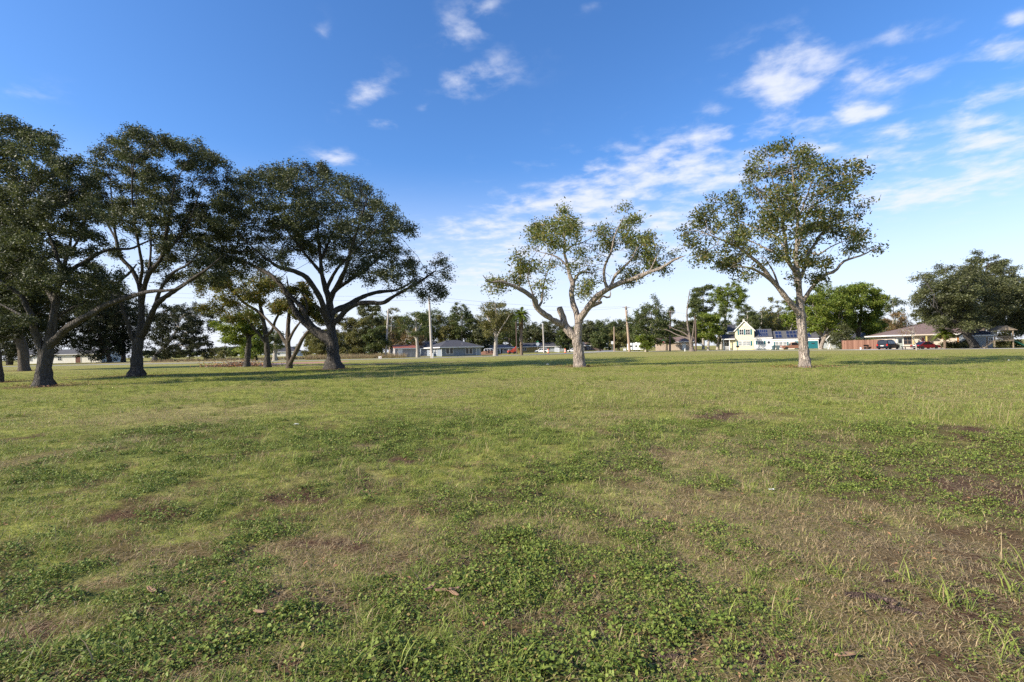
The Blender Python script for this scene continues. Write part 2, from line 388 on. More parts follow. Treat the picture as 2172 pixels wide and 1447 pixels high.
def blades_mesh(name, rng, n, R, L, w, lean, seed_head=False):
    V = []; lp = []; sz = []
    for q in range(n):
        r = R*math.sqrt(rng.random()); a = rng.random()*2*PI; x, y = r*math.cos(a), r*math.sin(a)
        l = L*(0.45+0.75*rng.random()); d = rng.random()*2*PI; ln = lean*(0.3+rng.random())
        ww = w*(0.6+0.7*rng.random()); dx, dy = math.cos(d), math.sin(d); sx, sy = -dy, dx
        tw = (rng.random()-.5)*1.2; sx, sy = sx*math.cos(tw)-sy*math.sin(tw), sx*math.sin(tw)+sy*math.cos(tw)
        b = len(V); th = 0.15+ln*0.35; px, pz = 0.0, 0.0; cur = [(0, 0)]
        for s in range(3):
            px += l/3*math.sin(min(th, 1.75)); pz += l/3*math.cos(min(th, 1.75)); cur.append((px, max(pz, 0.002))); th += ln*0.42
        for s, (u, z) in enumerate(cur):
            k = (1.0, 0.95, 0.65, 0.08)[s]*ww/2
            if seed_head and s == 3: k = ww*0.9
            V += [(x+dx*u-sx*k, y+dy*u-sy*k, z), (x+dx*u+sx*k, y+dy*u+sy*k, z)]
        for s in range(3): lp += [b+2*s, b+2*s+1, b+2*s+3, b+2*s+2]; sz.append(4)
    return np_mesh(name, V, lp, sz)
def weed_mesh(name, rng, n, R, H, ls):
    V = []; lp = []; sz = []
    for q in range(n):
        r = R*math.sqrt(rng.random()); a = rng.random()*2*PI; x, y = r*math.cos(a), r*math.sin(a)
        z = H*(0.25+0.75*rng.random())*(1.05-0.5*(r/R)**2); s = ls*(0.55+0.7*rng.random())
        d = rng.random()*2*PI; tilt = rng.normal(0, 0.45); roll = rng.normal(0, 0.35)
        f = np.array([math.cos(d)*math.cos(tilt), math.sin(d)*math.cos(tilt), math.sin(tilt)])
        sd = np.array([-math.sin(d), math.cos(d), 0])*math.cos(roll)+np.array([0, 0, 1])*math.sin(roll)
        up = np.cross(f, sd); c = np.array([x, y, z]); b = len(V)
        for u, v, k in ((-.5,0,0),(-.25,.36,.10),(.12,.40,.12),(.5,0,-.06),(.12,-.40,.12),(-.25,-.36,.10)): V.append(tuple(c+f*s*u+sd*s*v+up*s*k))
        lp += [b, b+1, b+2, b+3]; sz.append(4); lp += [b, b+3, b+4, b+5]; sz.append(4)
    return np_mesh(name, V, lp, sz)
def litter_mesh(name, rng, n, R, s):
    V = []; lp = []; sz = []
    for q in range(n):
        x, y = rng.normal(0, R, 2); d = rng.random()*2*PI; f = np.array([math.cos(d), math.sin(d), rng.normal(0, .3)]); sd = np.array([-math.sin(d), math.cos(d), rng.normal(0, .3)])
        c = np.array([x, y, .012+.02*rng.random()]); k = s*(.5+rng.random()); b = len(V)
        V += [tuple(c-f*k), tuple(c+sd*k*.4+[0, 0, k*.3]), tuple(c+f*k), tuple(c-sd*k*.4+[0, 0, k*.3])]; lp += [b, b+1, b+2]; sz.append(3); lp += [b, b+2, b+3]; sz.append(3)
    return np_mesh(name, V, lp, sz)
rg = np.random.default_rng(11)
GM = grassmat('grass_blade', (0.110, 0.165, 0.028), (0.315, 0.350, 0.078), (0.46, 0.36, 0.20), (0.24, 0.17, 0.09))
WM = grassmat('weed_leaf', (0.085, 0.132, 0.022), (0.220, 0.268, 0.055), (0.20, 0.22, 0.06), (0.26, 0.20, 0.07), 0.25)
LM = mat('dead_leaf', (0.16, 0.075, 0.035), (0.30, 0.17, 0.09), 0.8, 20)
def protos(cname, meshes, mt):
    c = bpy.data.collections.new(cname)
    for k, me in enumerate(meshes):
        me.materials.append(mt); o = bpy.data.objects.new('%s_%02d' % (cname, k), me); c.objects.link(o)
    return c
def scatter(name, cname, meshes, mt, pts, idx, rot, scl, tint):
    c = protos(cname, meshes, mt)
    me = bpy.data.meshes.new(name); me.vertices.add(len(pts)); me.vertices.foreach_set('co', np.asarray(pts, np.float32).ravel())
    for nm, ty, arr in (('idx', 'INT', np.asarray(idx, np.int32)), ('rot', 'FLOAT_VECTOR', np.asarray(rot, np.float32).ravel()), ('scl', 'FLOAT_VECTOR', np.asarray(scl, np.float32).ravel()), ('tint', 'FLOAT', np.asarray(tint, np.float32))):
        at = me.attributes.new(nm, ty, 'POINT'); at.data.foreach_set('vector' if ty == 'FLOAT_VECTOR' else 'value', arr)
    o = link_mesh(name, me); tag(o, kind='stuff')
    ng = bpy.data.node_groups.new(name, 'GeometryNodeTree')
    ng.interface.new_socket('Geometry', in_out='INPUT', socket_type='NodeSocketGeometry'); ng.interface.new_socket('Geometry', in_out='OUTPUT', socket_type='NodeSocketGeometry')
    gi = ng.nodes.new('NodeGroupInput'); go = ng.nodes.new('NodeGroupOutput')
    ip = ng.nodes.new('GeometryNodeInstanceOnPoints'); ci = ng.nodes.new('GeometryNodeCollectionInfo')
    ci.inputs['Collection'].default_value = c; ci.inputs['Separate Children'].default_value = True; ci.inputs['Reset Children'].default_value = True
    L = ng.links.new
    mp = ng.nodes.new('GeometryNodeMeshToPoints'); L(gi.outputs[0], mp.inputs['Mesh'])
    L(mp.outputs[0], ip.inputs['Points']); L(ci.outputs[0], ip.inputs['Instance']); ip.inputs['Pick Instance'].default_value = True
    def na(nm, ty):
        n = ng.nodes.new('GeometryNodeInputNamedAttribute'); n.data_type = ty; n.inputs[0].default_value = nm; return n.outputs[0]
    L(na('idx', 'INT'), ip.inputs['Instance Index']); L(na('rot', 'FLOAT_VECTOR'), ip.inputs['Rotation']); L(na('scl', 'FLOAT_VECTOR'), ip.inputs['Scale'])
    L(ip.outputs[0], go.inputs[0])
    md = o.modifiers.new('scatter', 'NODES'); md.node_group = ng
    return o
def sample(n, r0, r1, power, half=58):
    """points in a sector round the camera; areal density falls off as r**-power"""
    u = rg.random(n); e = 2-power
    r = (r0**e+u*(r1**e-r0**e))**(1/e); a = (rg.random(n)*2-1)*half*PI/180
    return r*np.sin(a), r*np.cos(a), r
ROADPTS = spl([(-118, 112), (-78, 104), (-58, 102), (-30, 105), (-9, 111), (8, 127), (22, 150), (31, 172), (51, 128), (62.5, 103), (77, 73), (92, 40)], 6)
def offroad(x, y): return np.min(np.hypot(x[:, None]-ROADPTS[None, ::3, 0], y[:, None]-ROADPTS[None, ::3, 1]), 1) > 7
# --- turf
variants = [blades_mesh('turf', rg, 30, 0.09, 0.048, 0.0030, 1.4) for _ in range(6)] + \
           [blades_mesh('turf_low', rg, 32, 0.10, 0.036, 0.0029, 2.6) for _ in range(5)] + \
           [blades_mesh('tuft', rg, 34, 0.06, 0.15, 0.0040, 2.0) for _ in range(4)] + \
           [blades_mesh('wispy', rg, 18, 0.10, 0.32, 0.0028, 0.8, True) for _ in range(3)]
x1, y1, r1 = sample(5200, 1.7, 4.0, 0.0); x2, y2, r2 = sample(52000, 4.0, 75.0, 1.55)
x = np.concatenate([x1, x2]); y = np.concatenate([y1, y2]); r = np.concatenate([r1, r2])
wd = m_weed(x, y); so = m_soil(x, y); st = m_straw(x, y)
keep = rg.random(len(x)) > np.clip(wd*0.50+so*0.85, 0, .94)
keep &= (r < 60) | offroad(x, y)
keep &= ~((np.hypot((x+38), (y-78)*.8) < 9))
x, y, r, wd, so, st = (k[keep] for k in (x, y, r, wd, so, st)); n = len(x)
tall = fbm(x*.5, y*.5, 131, 3)
u = rg.random(n); idx = np.where(u < 0.62, rg.integers(0, 6, n), rg.integers(6, 11, n))
idx = np.where(st > .55, np.where(rg.random(n) < .65, rg.integers(6, 11, n), idx), idx)
tuft = (tall > .56) & (rg.random(n) < .30) & (r < 45); idx = np.where(tuft, rg.integers(11, 15, n), idx)
tint = np.clip(0.12+0.68*st+0.30*so+rg.normal(0, .12, n), 0.02, 1.0)
tint = np.where(tuft, tint*.35, tint)
sc = np.clip((r/4.0), 1, None)**0.42*(0.75+.6*rg.random(n)); sc = np.where(tuft, sc*(.5+.5*rg.random(n)), sc)
hz = sc*np.clip(1.0-0.0*r, .5, 1)*np.where(r > 12, (12/np.clip(r, 12, None))**.30, 1.0)
rot = np.stack([rg.normal(0, .1, n), rg.normal(0, .1, n), rg.random(n)*2*PI], -1)
scl = np.stack([sc, sc, hz], -1)
# --- tall seeding grass in drifts
ex = [];
for (a, b_, c_, d_, m_) in [(1080,1460,818,868,150),(560,660,838,868,46),(1380,1800,790,815,120),(1000,1130,900,1000,14),(470,580,930,1010,10),(1560,1700,1050,1110,8),(700,900,790,812,60),(1900,2172,860,900,60),(1650,1720,915,960,8)]:
    for _ in range(m_):
        p = G(a+(b_-a)*rg.random(), c_+(d_-c_)*rg.random()); ex.append((p[0], p[1]))
ex = np.array(ex); ne = len(ex); er = np.hypot(ex[:, 0], ex[:, 1]); es = (.45+.55*rg.random(ne))*np.clip(er/9, .6, 1.25)
# --- clumps of long blue green blades close by
lx = []
for (px, py, s_) in [(1760,1215,1.0),(1700,1240,.9),(1830,1210,.9),(1905,1235,1.2),(1950,1245,1.2),(1990,1270,1.1),(2030,1290,1.3),(1660,1280,1.0),(1600,1300,1.0),(1720,1330,1.0),(1540,1380,.9),(1780,1390,1.1),(1650,1420,1.0),(2140,1200,1.5),(2160,1260,1.4),(2120,1370,1.3),(2165,1420,1.4),(1830,1440,.9),(1460,1300,.8),(120,1400,1.5),(60,1420,1.5),(180,1425,1.4),(240,1410,1.2),(20,1390,1.4),(130,1155,1.2),(90,1165,1.1),(230,1135,.9),(500,1010,.9),(1330,1100,1.2),(1350,1085,1.0),(1520,1110,1.0),(1180,1260,.9),(1210,1280,.8),(1240,1290,.9),(1260,1270,.8),(1700,1070,1.0),(1840,1095,1.0),(2000,1100,1.0),(1750,1130,1.0),(1090,960,.8),(1420,950,.9),(1480,1060,1),(300,1090,.8),(1960,880,1.3),(2050,900,1.3),(1860,905,1.2),(2130,930,1.3)]:
    p = G(px, py); lx.append((p[0], p[1], s_))
lx = np.array(lx); nl = len(lx)
X = np.concatenate([x, ex[:, 0], lx[:, 0]]); Y = np.concatenate([y, ex[:, 1], lx[:, 1]]); n = len(X)
idx = np.concatenate([idx, rg.integers(15, 18, ne), rg.integers(11, 15, nl)])
scl = np.concatenate([scl, np.stack([es*1.2, es*1.2, es], -1), np.stack([lx[:, 2]*.95]*3, -1)])
rot = np.concatenate([rot, np.stack([rg.normal(0, .1, ne), rg.normal(0, .1, ne), rg.random(ne)*6.28], -1), np.stack([rg.normal(0, .1, nl), rg.normal(0, .1, nl), rg.random(nl)*6.28], -1)])
ltint = np.where((lx[:, 0] > .2) & (lx[:, 0] < .8) & (lx[:, 1] < 3.2), .9, .12)
tint = np.concatenate([tint, np.full(ne, .42), ltint])
scatter('grass', 'grass clumps', variants, GM, np.stack([X, Y, gz(X, Y)-.002], -1), idx, rot, scl, tint)
# --- broad leaved ground cover
wv = [weed_mesh('weed_sprig', rg, 44, 0.085, 0.050, 0.0165) for _ in range(3)]+[weed_mesh('weed_sprig', rg, 70, 0.085, 0.034, 0.0105), weed_mesh('weed_sprig', rg, 20, 0.075, 0.055, 0.025), weed_mesh('weed_sprig', rg, 34, 0.10, 0.060, 0.019)]
xa, ya, ra = sample(9000, 1.7, 4.0, 0.0); xb, yb, rb = sample(32000, 4.0, 22.0, 1.1)
x = np.concatenate([xa, xb]); y = np.concatenate([ya, yb]); r = np.concatenate([ra, rb]); wd = m_weed(x, y)
k = rg.random(len(x)) < np.clip(wd*0.85+0.06, 0, 1)*np.where(r < 4, .62, 1); k &= ~((wd < .3) & (r > 8)); x, y, r, wd = x[k], y[k], r[k], wd[k]; n = len(x)
sc = np.clip(r/4.5, 1, None)**.36*(.5+.7*rg.random(n))*(.6+.5*wd)
scatter('ground_cover', 'weed sprigs', wv, WM, np.stack([x, y, gz(x, y)-.004], -1), rg.integers(0, 6, n), np.stack([rg.normal(0, .12, n), rg.normal(0, .12, n), rg.random(n)*6.28], -1), np.stack([sc, sc, sc*(.8+.5*rg.random(n))], -1), np.clip(.10+rg.normal(0, .08, n), 0, 1))
# --- dead straw lying on the soil
sv = [blades_mesh('straw', rg, 22, 0.10, 0.085, 0.0026, 4.5) for _ in range(5)]
xa, ya, ra = sample(3600, 1.7, 5.0, 0.3); xb, yb, rb = sample(9000, 5.0, 26.0, 1.3)
x = np.concatenate([xa, xb]); y = np.concatenate([ya, yb]); r = np.concatenate([ra, rb])
k = rg.random(len(x)) < np.clip(.25+.6*m_soil(x, y)+.6*m_straw(x, y)-.3*m_weed(x, y), 0, 1); x, y, r = x[k], y[k], r[k]; n = len(x)
sc = np.clip(r/4, 1, None)**.4*(.7+.7*rg.random(n))
scatter('straw', 'straw wisps', sv, GM, np.stack([x, y, gz(x, y)], -1), rg.integers(0, 5, n), np.stack([np.zeros(n), np.zeros(n), rg.random(n)*6.28], -1), np.stack([sc, sc, sc*.8], -1), np.full(n, .97))
# --- small dead leaves
lv = [litter_mesh('leaf_bits', rg, 4, .07, .011) for _ in range(5)]
xa, ya, ra = sample(700, 1.8, 12.0, 0.9); s_ = (.6+.8*rg.random(len(xa)))
for tx, ty, tr_ in TRUNKS:
    q = 160; a_ = rg.random(q)*6.28; d_ = .5+tr_*1.6*rg.random(q)**.8; xa = np.concatenate([xa, tx+d_*np.cos(a_)]); ya = np.concatenate([ya, ty+d_*np.sin(a_)]); s_ = np.concatenate([s_, 2.2+2.0*rg.random(q)])
n = len(xa)
scatter('leaf_litter', 'leaf bits', lv, LM, np.stack([xa, ya, gz(xa, ya)+.004], -1), rg.integers(0, 5, n), np.stack([np.zeros(n), np.zeros(n), rg.random(n)*6.28], -1), np.stack([s_]*3, -1), np.zeros(n))
# ------------------------------------------------------------------ trees: laid out limbs, grown branches, leaf sized faces
def grow(pos, rad, par, frozen, A, D, dk, iters, rng, up=0.04, wander=0.18):
    """space colonisation from the given limb nodes to the attractors A"""
    cap = len(pos)+60000
    Pp = np.zeros((cap, 3)); Pp[:len(pos)] = pos; Pr = list(par); n = len(pos); hand = n
    dirs = np.zeros((cap, 3))
    ok = np.where(~frozen)[0]
    d = np.linalg.norm(A[:, None, :]-Pp[ok][None], axis=2); a = d.argmin(1); near = ok[a]; nd = d[np.arange(len(A)), a]
    kids = np.zeros(cap, int)
    for it in range(iters):
        if len(A) == 0 or n > cap-3000: break
        v = A-Pp[near]; v /= np.linalg.norm(v, axis=1)[:, None]+1e-9
        S = np.zeros((n, 3)); np.add.at(S, near, v)
        u = np.unique(near); u = u[kids[u] < 4]
        if len(u) == 0: break
        g = S[u]; g /= np.linalg.norm(g, axis=1)[:, None]+1e-9
        g = g+rng.normal(0, wander, g.shape)+np.array([0, 0, up])+0.25*dirs[u]
        g /= np.linalg.norm(g, axis=1)[:, None]+1e-9
        newp = Pp[u]+g*D; m = len(newp)
        Pp[n:n+m] = newp; dirs[n:n+m] = g; Pr += list(u); kids[u] += 1
        dn = np.linalg.norm(A[:, None, :]-newp[None], axis=2); b = dn.argmin(1); bd = dn[np.arange(len(A)), b]
        imp = bd < nd; near = np.where(imp, n+b, near); nd = np.where(imp, bd, nd); n += m
        keep = nd > dk; A = A[keep]; near = near[keep]; nd = nd[keep]
    return Pp[:n], np.array(Pr), dirs[:n], hand
def limb_path(pts, D):
    """Catmull-Rom through (x,y,z,r) points, resampled at spacing ~D"""
    pts = np.array(pts, float); s = spl(pts, 10) if len(pts) > 1 else pts
    L = np.concatenate([[0], np.cumsum(np.linalg.norm(np.diff(s[:, :3], axis=0), axis=1))])
    m = max(2, int(round(L[-1]/D))+1); t = np.linspace(0, L[-1], m)
    return np.stack([np.interp(t, L, s[:, k]) for k in range(4)], 1)
def make_tree(name, label, base, limbs, puffs, leaf, bk, n_leaves, lsize, seed, depth=None, D=0.5, group=None, cat='tree', spread=0.35,
              thick=1.0, per_m2=None, tip=0.014, lasp=0.45, att=1.0, gap=0.0, up=0.04, zfreeze=None, droop=0.0, flare=1.7, dmul=1.0, twig_leaf=3):
    rng = np.random.default_rng(seed)
    if len(base) == 2: B = G(*base)
    else: B = GD(base[0], base[2])
    Y0 = B[1]; mpp = Y0/F                                    # metres per photo pixel at the trunk
    px_nodes = []; pos = []; rad = []; par = []
    for li, lb in enumerate(limbs):
        pts = []
        if li == 0:
            for (x, y, r) in lb: p = P(x, y, Y0); pts.append((*p, r*mpp*thick))
            pts[0] = (pts[0][0], pts[0][1], -0.15, pts[0][3]); start = None
        else:
            q = np.array(px_nodes); x0, y0 = lb[0][:2]
            dd = np.hypot(q[:, 0]-x0, q[:, 1]-y0); s = int(dd.argmin()); start = s
            y_s = pos[s][1]; LL = sum(math.hypot(lb[k+1][0]-lb[k][0], lb[k+1][1]-lb[k][1]) for k in range(len(lb)-1))+1e-6
            sl = rng.uniform(-1, 1)*0.75; sl = sl if abs(sl) > .25 else math.copysign(.3, sl)
            if len(lb[0]) > 3: sl = lb[0][3]
            pts.append((*pos[s], min(lb[0][2]*mpp*thick, rad[s]*.95))); run = 0
            for k, (x, y, r) in enumerate([q_[:3] for q_ in lb]):
                if k: run += math.hypot(x-lb[k-1][0], y-lb[k-1][1])
                if k == 0: continue
                pts.append((*P(x, y, y_s+sl*run*mpp*0.8), r*mpp*thick))
        R = limb_path(pts, D*0.8)
        if li == 0:                                          # root flare
            h = np.clip(1-(R[:, 2]-0.0)/(2.6*R[0, 3]+.15), 0, 1); R[:, 3] *= .93*(1+(flare-1)*h**3)
        n0 = len(pos)
        for k, row in enumerate(R):
            if li and k == 0: continue
            pos.append(row[:3]); rad.append(row[3]); px_nodes.append(proj(row[:3]))
            par.append((len(pos)-2) if (len(pos)-1 > n0) else (-1 if start is None else start))
    pos = np.array(pos); rad = np.array(rad); par = np.array(par)
    if len(puffs):
        xs = np.array([p[0] for p in puffs]); hw = (xs.max()-xs.min())/2+1; cx = (xs.max()+xs.min())/2
        A = []
        dens = att*0.9/D**2
        for (x, y, r) in puffs:
            Rm = r*mpp; e = math.sqrt(max(0.06, 1-((x-cx)/hw)**2)); half = hw*mpp*0.8*e*dmul
            for c_ in range(2 if half > Rm*1.6 else 1):
                dy = rng.uniform(-half, half); c = P(x+rng.normal(0, r*.15), y+rng.normal(0, r*.15), Y0+dy)
                m = max(3, int(dens*Rm**2*2.2*(1-gap)))
                v = rng.normal(size=(m, 3)); v /= np.linalg.norm(v, axis=1)[:, None]; v *= (rng.random(m)**0.42)[:, None]
                A.append(c+v*np.array([Rm, Rm*1.1, Rm*0.85]))
        A = np.concatenate(A); A = A[A[:, 2] > 0.4]
        zf = zfreeze if zfreeze is not None else 0.0
        frozen = pos[:, 2] < zf
        pos2, par2, dirs, hand = grow(pos, rad, par, frozen, A, D, D*0.9, 140, rng, up)
    else:
        pos2, par2, dirs, hand = pos, par, np.zeros_like(pos), len(pos)
    n = len(pos2); E = 2.3
    acc = np.zeros(n); R = np.zeros(n); R[:hand] = rad
    depth_ = np.zeros(n, int)
    for k in range(n-1, -1, -1):
        if k >= hand: R[k] = max(tip, acc[k]**(1/E)) if acc[k] > 0 else tip
        if par2[k] >= 0 and k >= hand:
            acc[par2[k]] += R[k]**E; depth_[par2[k]] = max(depth_[par2[k]], depth_[k]+1)
    for k in range(hand, n):                                 # grown wood is never thicker than what carries it
        R[k] = min(R[k], R[par2[k]]*0.92) if R[par2[k]] > tip else R[k]
    kids = [[] for _ in range(n)]
    for k in range(n):
        if par2[k] >= 0: kids[par2[k]].append(k)
    V = []; Qs = []; off = 0
    starts = [(0, None)]
    while starts:
        s, pr = starts.pop(); ch = [] if pr is None else [pr]; k = s
        while True:
            ch.append(k)
            if not kids[k]: break
            hk = [c for c in kids[k] if c < hand and c == k+1]
            mk = hk[0] if hk else max(kids[k], key=lambda c: R[c])
            for c in kids[k]:
                if c != mk: starts.append((c, k))
            k = mk
        if len(ch) < 2: continue
        pp = pos2[ch]; rr_ = R[ch].copy()
        if pr is not None: rr_[0] = min(rr_[0], rr_[1]*1.25)
        kk = 16 if rr_.max() > .2 else (7 if rr_.max() > .07 else 4)
        rr_[-1] *= .6 if rr_[-1] < .08 else .9
        if rr_[-1] > .02: e_ = pp[-1]-pp[-2]; pp = np.vstack([pp, pp[-1]+e_/np.linalg.norm(e_)*rr_[-1]*.25]); rr_ = np.append(rr_, .004)
        v, q = tube_arrays(pp, rr_*(1+.05*rng.normal(size=len(rr_))) if kk > 6 else rr_, kk, 0.07 if kk > 6 else 0, rng)
        V.append(v); Qs.append(q+off); off += len(v)
    V = np.concatenate(V)-B; Qs = np.concatenate(Qs)
    root = empty(name, B, label, cat, group)
    link_mesh('trunk', np_mesh('trunk', V, Qs.ravel(), np.full(len(Qs), 4), True), bk, root)
    if len(puffs) and n_leaves:
        idx = np.arange(hand, n); an = idx[depth_[idx] <= twig_leaf]
        if gap > 0:
            keep = fbm(pos2[an, 0]*.8+pos2[an, 2]*.5, pos2[an, 1]*.5+pos2[an, 2]*.8, seed, 3) > 0.28+gap*.45; an = an[keep]
        pick = an[rng.integers(0, len(an), n_leaves)]
        c = pos2[pick]+dirs[pick]*rng.random(n_leaves)[:, None]*D*.5+rng.normal(0, spread, (n_leaves, 3))*np.array([1, 1, .7])
        root_v = link_leaves('crown', c-B, lsize, lasp, rng, leaf, root, droop)
    return root
def link_leaves(name, c, ls, asp, rng, leaf, parent, droop=0.0):
    m = len(c)
    a = rng.normal(size=(m, 3)); a[:, 2] = a[:, 2]*.6-droop; a /= np.linalg.norm(a, axis=1)[:, None]
    nrm = rng.normal(size=(m, 3)); nrm[:, 2] = nrm[:, 2]*.8+.45
    b = np.cross(nrm, a); b /= np.linalg.norm(b, axis=1)[:, None]+1e-9
    s = ls*(.55+.8*rng.random(m))[:, None]; w_ = s*asp
    nn_ = np.cross(a, b)
    V = np.stack([c-a*s/2, c+b*w_/2+a*s*.08, c+a*s/2-nn_*s*.12, c-b*w_/2+a*s*.08], 1).reshape(-1, 3)
    me = np_mesh(name, V, np.arange(4*m), np.full(m, 4))
    return link_mesh(name, me, leaf, parent)
BK_OAK = bark('oak_bark', (0.085, 0.078, 0.072), (0.150, 0.138, 0.124), 0.5, 1.0)  # darkened evenly, carries the shade under the crowns in its colour
BK_PECAN = bark('pecan_bark', (0.36, 0.29, 0.235), (0.56, 0.49, 0.43), 0.5, 1.0)
BK_PALE = bark('pale_bark', (0.36, 0.32, 0.27), (0.50, 0.46, 0.40), 0.8, 0.4)
BK_DARK = bark('dark_bark', (0.13, 0.11, 0.09), (0.19, 0.16, 0.13), 0.8)
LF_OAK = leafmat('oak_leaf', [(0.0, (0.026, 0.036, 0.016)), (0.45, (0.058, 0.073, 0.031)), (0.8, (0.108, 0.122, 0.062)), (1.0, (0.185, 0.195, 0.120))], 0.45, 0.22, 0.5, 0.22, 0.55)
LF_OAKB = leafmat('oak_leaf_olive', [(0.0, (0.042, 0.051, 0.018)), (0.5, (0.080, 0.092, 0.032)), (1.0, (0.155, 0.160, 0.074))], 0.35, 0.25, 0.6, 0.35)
LF_DARK = leafmat('oak_leaf_painted_shade', [(0.0, (0.016, 0.022, 0.009)), (0.5, (0.032, 0.040, 0.016)), (1.0, (0.068, 0.072, 0.034))], 0.35, 0.12, 0.6, 0.15, 0.6)  # darker oak leaf copy, shade of the left oaks put into the colour
LF_PECAN = leafmat('pecan_leaf', [(0.0, (0.060, 0.085, 0.020)), (0.45, (0.120, 0.148, 0.036)), (0.8, (0.190, 0.195, 0.055)), (1.0, (0.270, 0.205, 0.070))], 0.5, 0.35, 0.75)
LF_PECAN2 = leafmat('pecan_leaf_dark', [(0.0, (0.046, 0.066, 0.020)), (0.5, (0.092, 0.110, 0.030)), (0.85, (0.150, 0.150, 0.046)), (1.0, (0.200, 0.145, 0.055))], 0.5, 0.33, 0.7)
LF_AUT = leafmat('autumn_leaf', [(0.0, (0.065, 0.082, 0.022)), (0.5, (0.130, 0.140, 0.038)), (0.85, (0.190, 0.165, 0.050)), (1.0, (0.200, 0.105, 0.040))], 0.45, 0.33, 0.7)
LF_GREEN = leafmat('bright_leaf', [(0.0, (0.075, 0.120, 0.018)), (0.5, (0.140, 0.190, 0.028)), (1.0, (0.225, 0.245, 0.042))], 0.35, 0.35, 0.72)
LF_OLIVE = leafmat('olive_leaf', [(0.0, (0.085, 0.095, 0.030)), (0.5, (0.135, 0.135, 0.045)), (1.0, (0.200, 0.170, 0.065))], 0.3, 0.32, 0.7)
LF_MID = leafmat('mid_leaf', [(0.0, (0.048, 0.072, 0.022)), (0.5, (0.085, 0.110, 0.035)), (1.0, (0.145, 0.155, 0.060))], 0.3, 0.3, 0.68)
LF_RUST = leafmat('rust_leaf', [(0.0, (0.120, 0.080, 0.035)), (0.5, (0.175, 0.120, 0.055)), (1.0, (0.230, 0.150, 0.070))], 0.4, 0.25, 0.7)
def cr(o, s, lst): return [tuple([o[0]+a/s, o[1]+b/s]+([c/s] if len(t) > 2 else [])) for t in lst for a, b, *cc in [t] for c in [cc[0] if cc else 0]]
# --- leaning pecan with the broken stub
C_L = [[(1229.7,779,13),(1228,755,12.5),(1227.5,740,12.2),(1224,722,11.5),(1226,706,10),(1227,692,9.6),(1229,678,9.2)],
 [(1221,722,10,.15),(1211,708,9),(1200,693,8.5),(1195.5,680,7.6),(1193,670,7.2),(1189,660,7),(1186.5,652,6.6)],
 [(1199,693,8,-.45),(1184,685,6.8),(1163,672,6.3),(1143,657,6.2),(1136,646,6),(1134,635,5.4),(1123,626,5),(1105,614,4.4),(1087,606,3.8),(1060,597,2.8),(1039,599,1.8),(1024,584,.7)],
 [(1228,682,8),(1222,662,6.6),(1215,643,6.2),(1212,622,6),(1215,602,5.2),(1210,590,4.8),(1207,577,4.4),(1202,556,3.6),(1197,537,3),(1198,515,2.4),(1196,495,1.8),(1200,466,.9)],
 [(1230,678,9),(1241,661,7.4),(1252,646,7),(1265,630,6.6),(1283,617,6),(1302,606,5.4),(1328,596,4.8),(1354,588,4.4),(1378,577,3.8),(1404,568,3.2),(1425,554,2.2),(1440,547,1.6),(1455,542,.8)],
 [(1238,664,6),(1250,653,4.8),(1262,646,4.4),(1276,641,3.4)],[(1268,640,3.4),(1273,633,2.6),(1279,628,2.4),(1286,631,2.3),(1293,630,2.1),(1295,623,1.4),(1294,617,.8)],
 [(1289,612,4),(1283,597,3.2),(1281,577,2.9),(1286,556,2.5),(1297,533,2.1),(1304,500,1.5),(1322,462,.7)],
 [(1296,607,3.6),(1303,588,3.2),(1315,574,2.8),(1328,562,2.4),(1340,549,1.8),(1350,528,1)],
 [(1214,607,4),(1219,594,3.4),(1228,581,3),(1240,577,2.5),(1256,580,1.6)],
 [(1143,655,3.6),(1149,640,2.6),(1150,625,2.2),(1154,602,1.6),(1160,580,1)],[(1134,636,2.6),(1128,618,1.8),(1122,600,1.1)],
 [(1205,570,2.6),(1186,548,2),(1168,540,1.5),(1150,536,.9)],[(1198,538,2.4),(1212,522,1.7),(1232,516,1.1),(1255,505,.7)],[(1378,577,2),(1386,560,1.4),(1392,545,.9)]]
C_P = [(1184,465,32),(1147,496,30),(1126,507,18),(1168,507,26),(1210,478,28),(1226,499,24),(1189,530,24),(1218,567,22),(1100,541,16),(1118,567,28),(1097,588,24),(1142,604,22),(1047,598,22),(1040,618,16),
 (1147,622,15),(1157,567,22),(1244,609,22),(1252,562,24),(1273,480,20),(1325,454,22),(1320,480,22),(1302,507,30),(1283,535,22),(1339,507,26),(1367,522,26),(1349,538,22),(1394,543,26),(1420,541,15),(1375,567,20),(1336,591,22),(1297,583,24),(1262,541,20),(1412,575,10),(1060,610,16),(1231,540,18),(1350,470,14)]
make_tree('pecan_tree', 'leaning sparse pecan in mid field with a broken stub limb and pale trunk', (1229.7,778.5), C_L, C_P, LF_PECAN, BK_PECAN, 20000, 0.21, 21, D=0.38, spread=0.30, lasp=0.42, gap=0.26, zfreeze=4.5, droop=.5, flare=1.25, thick=.94, tip=.012, att=.85, dmul=.8)
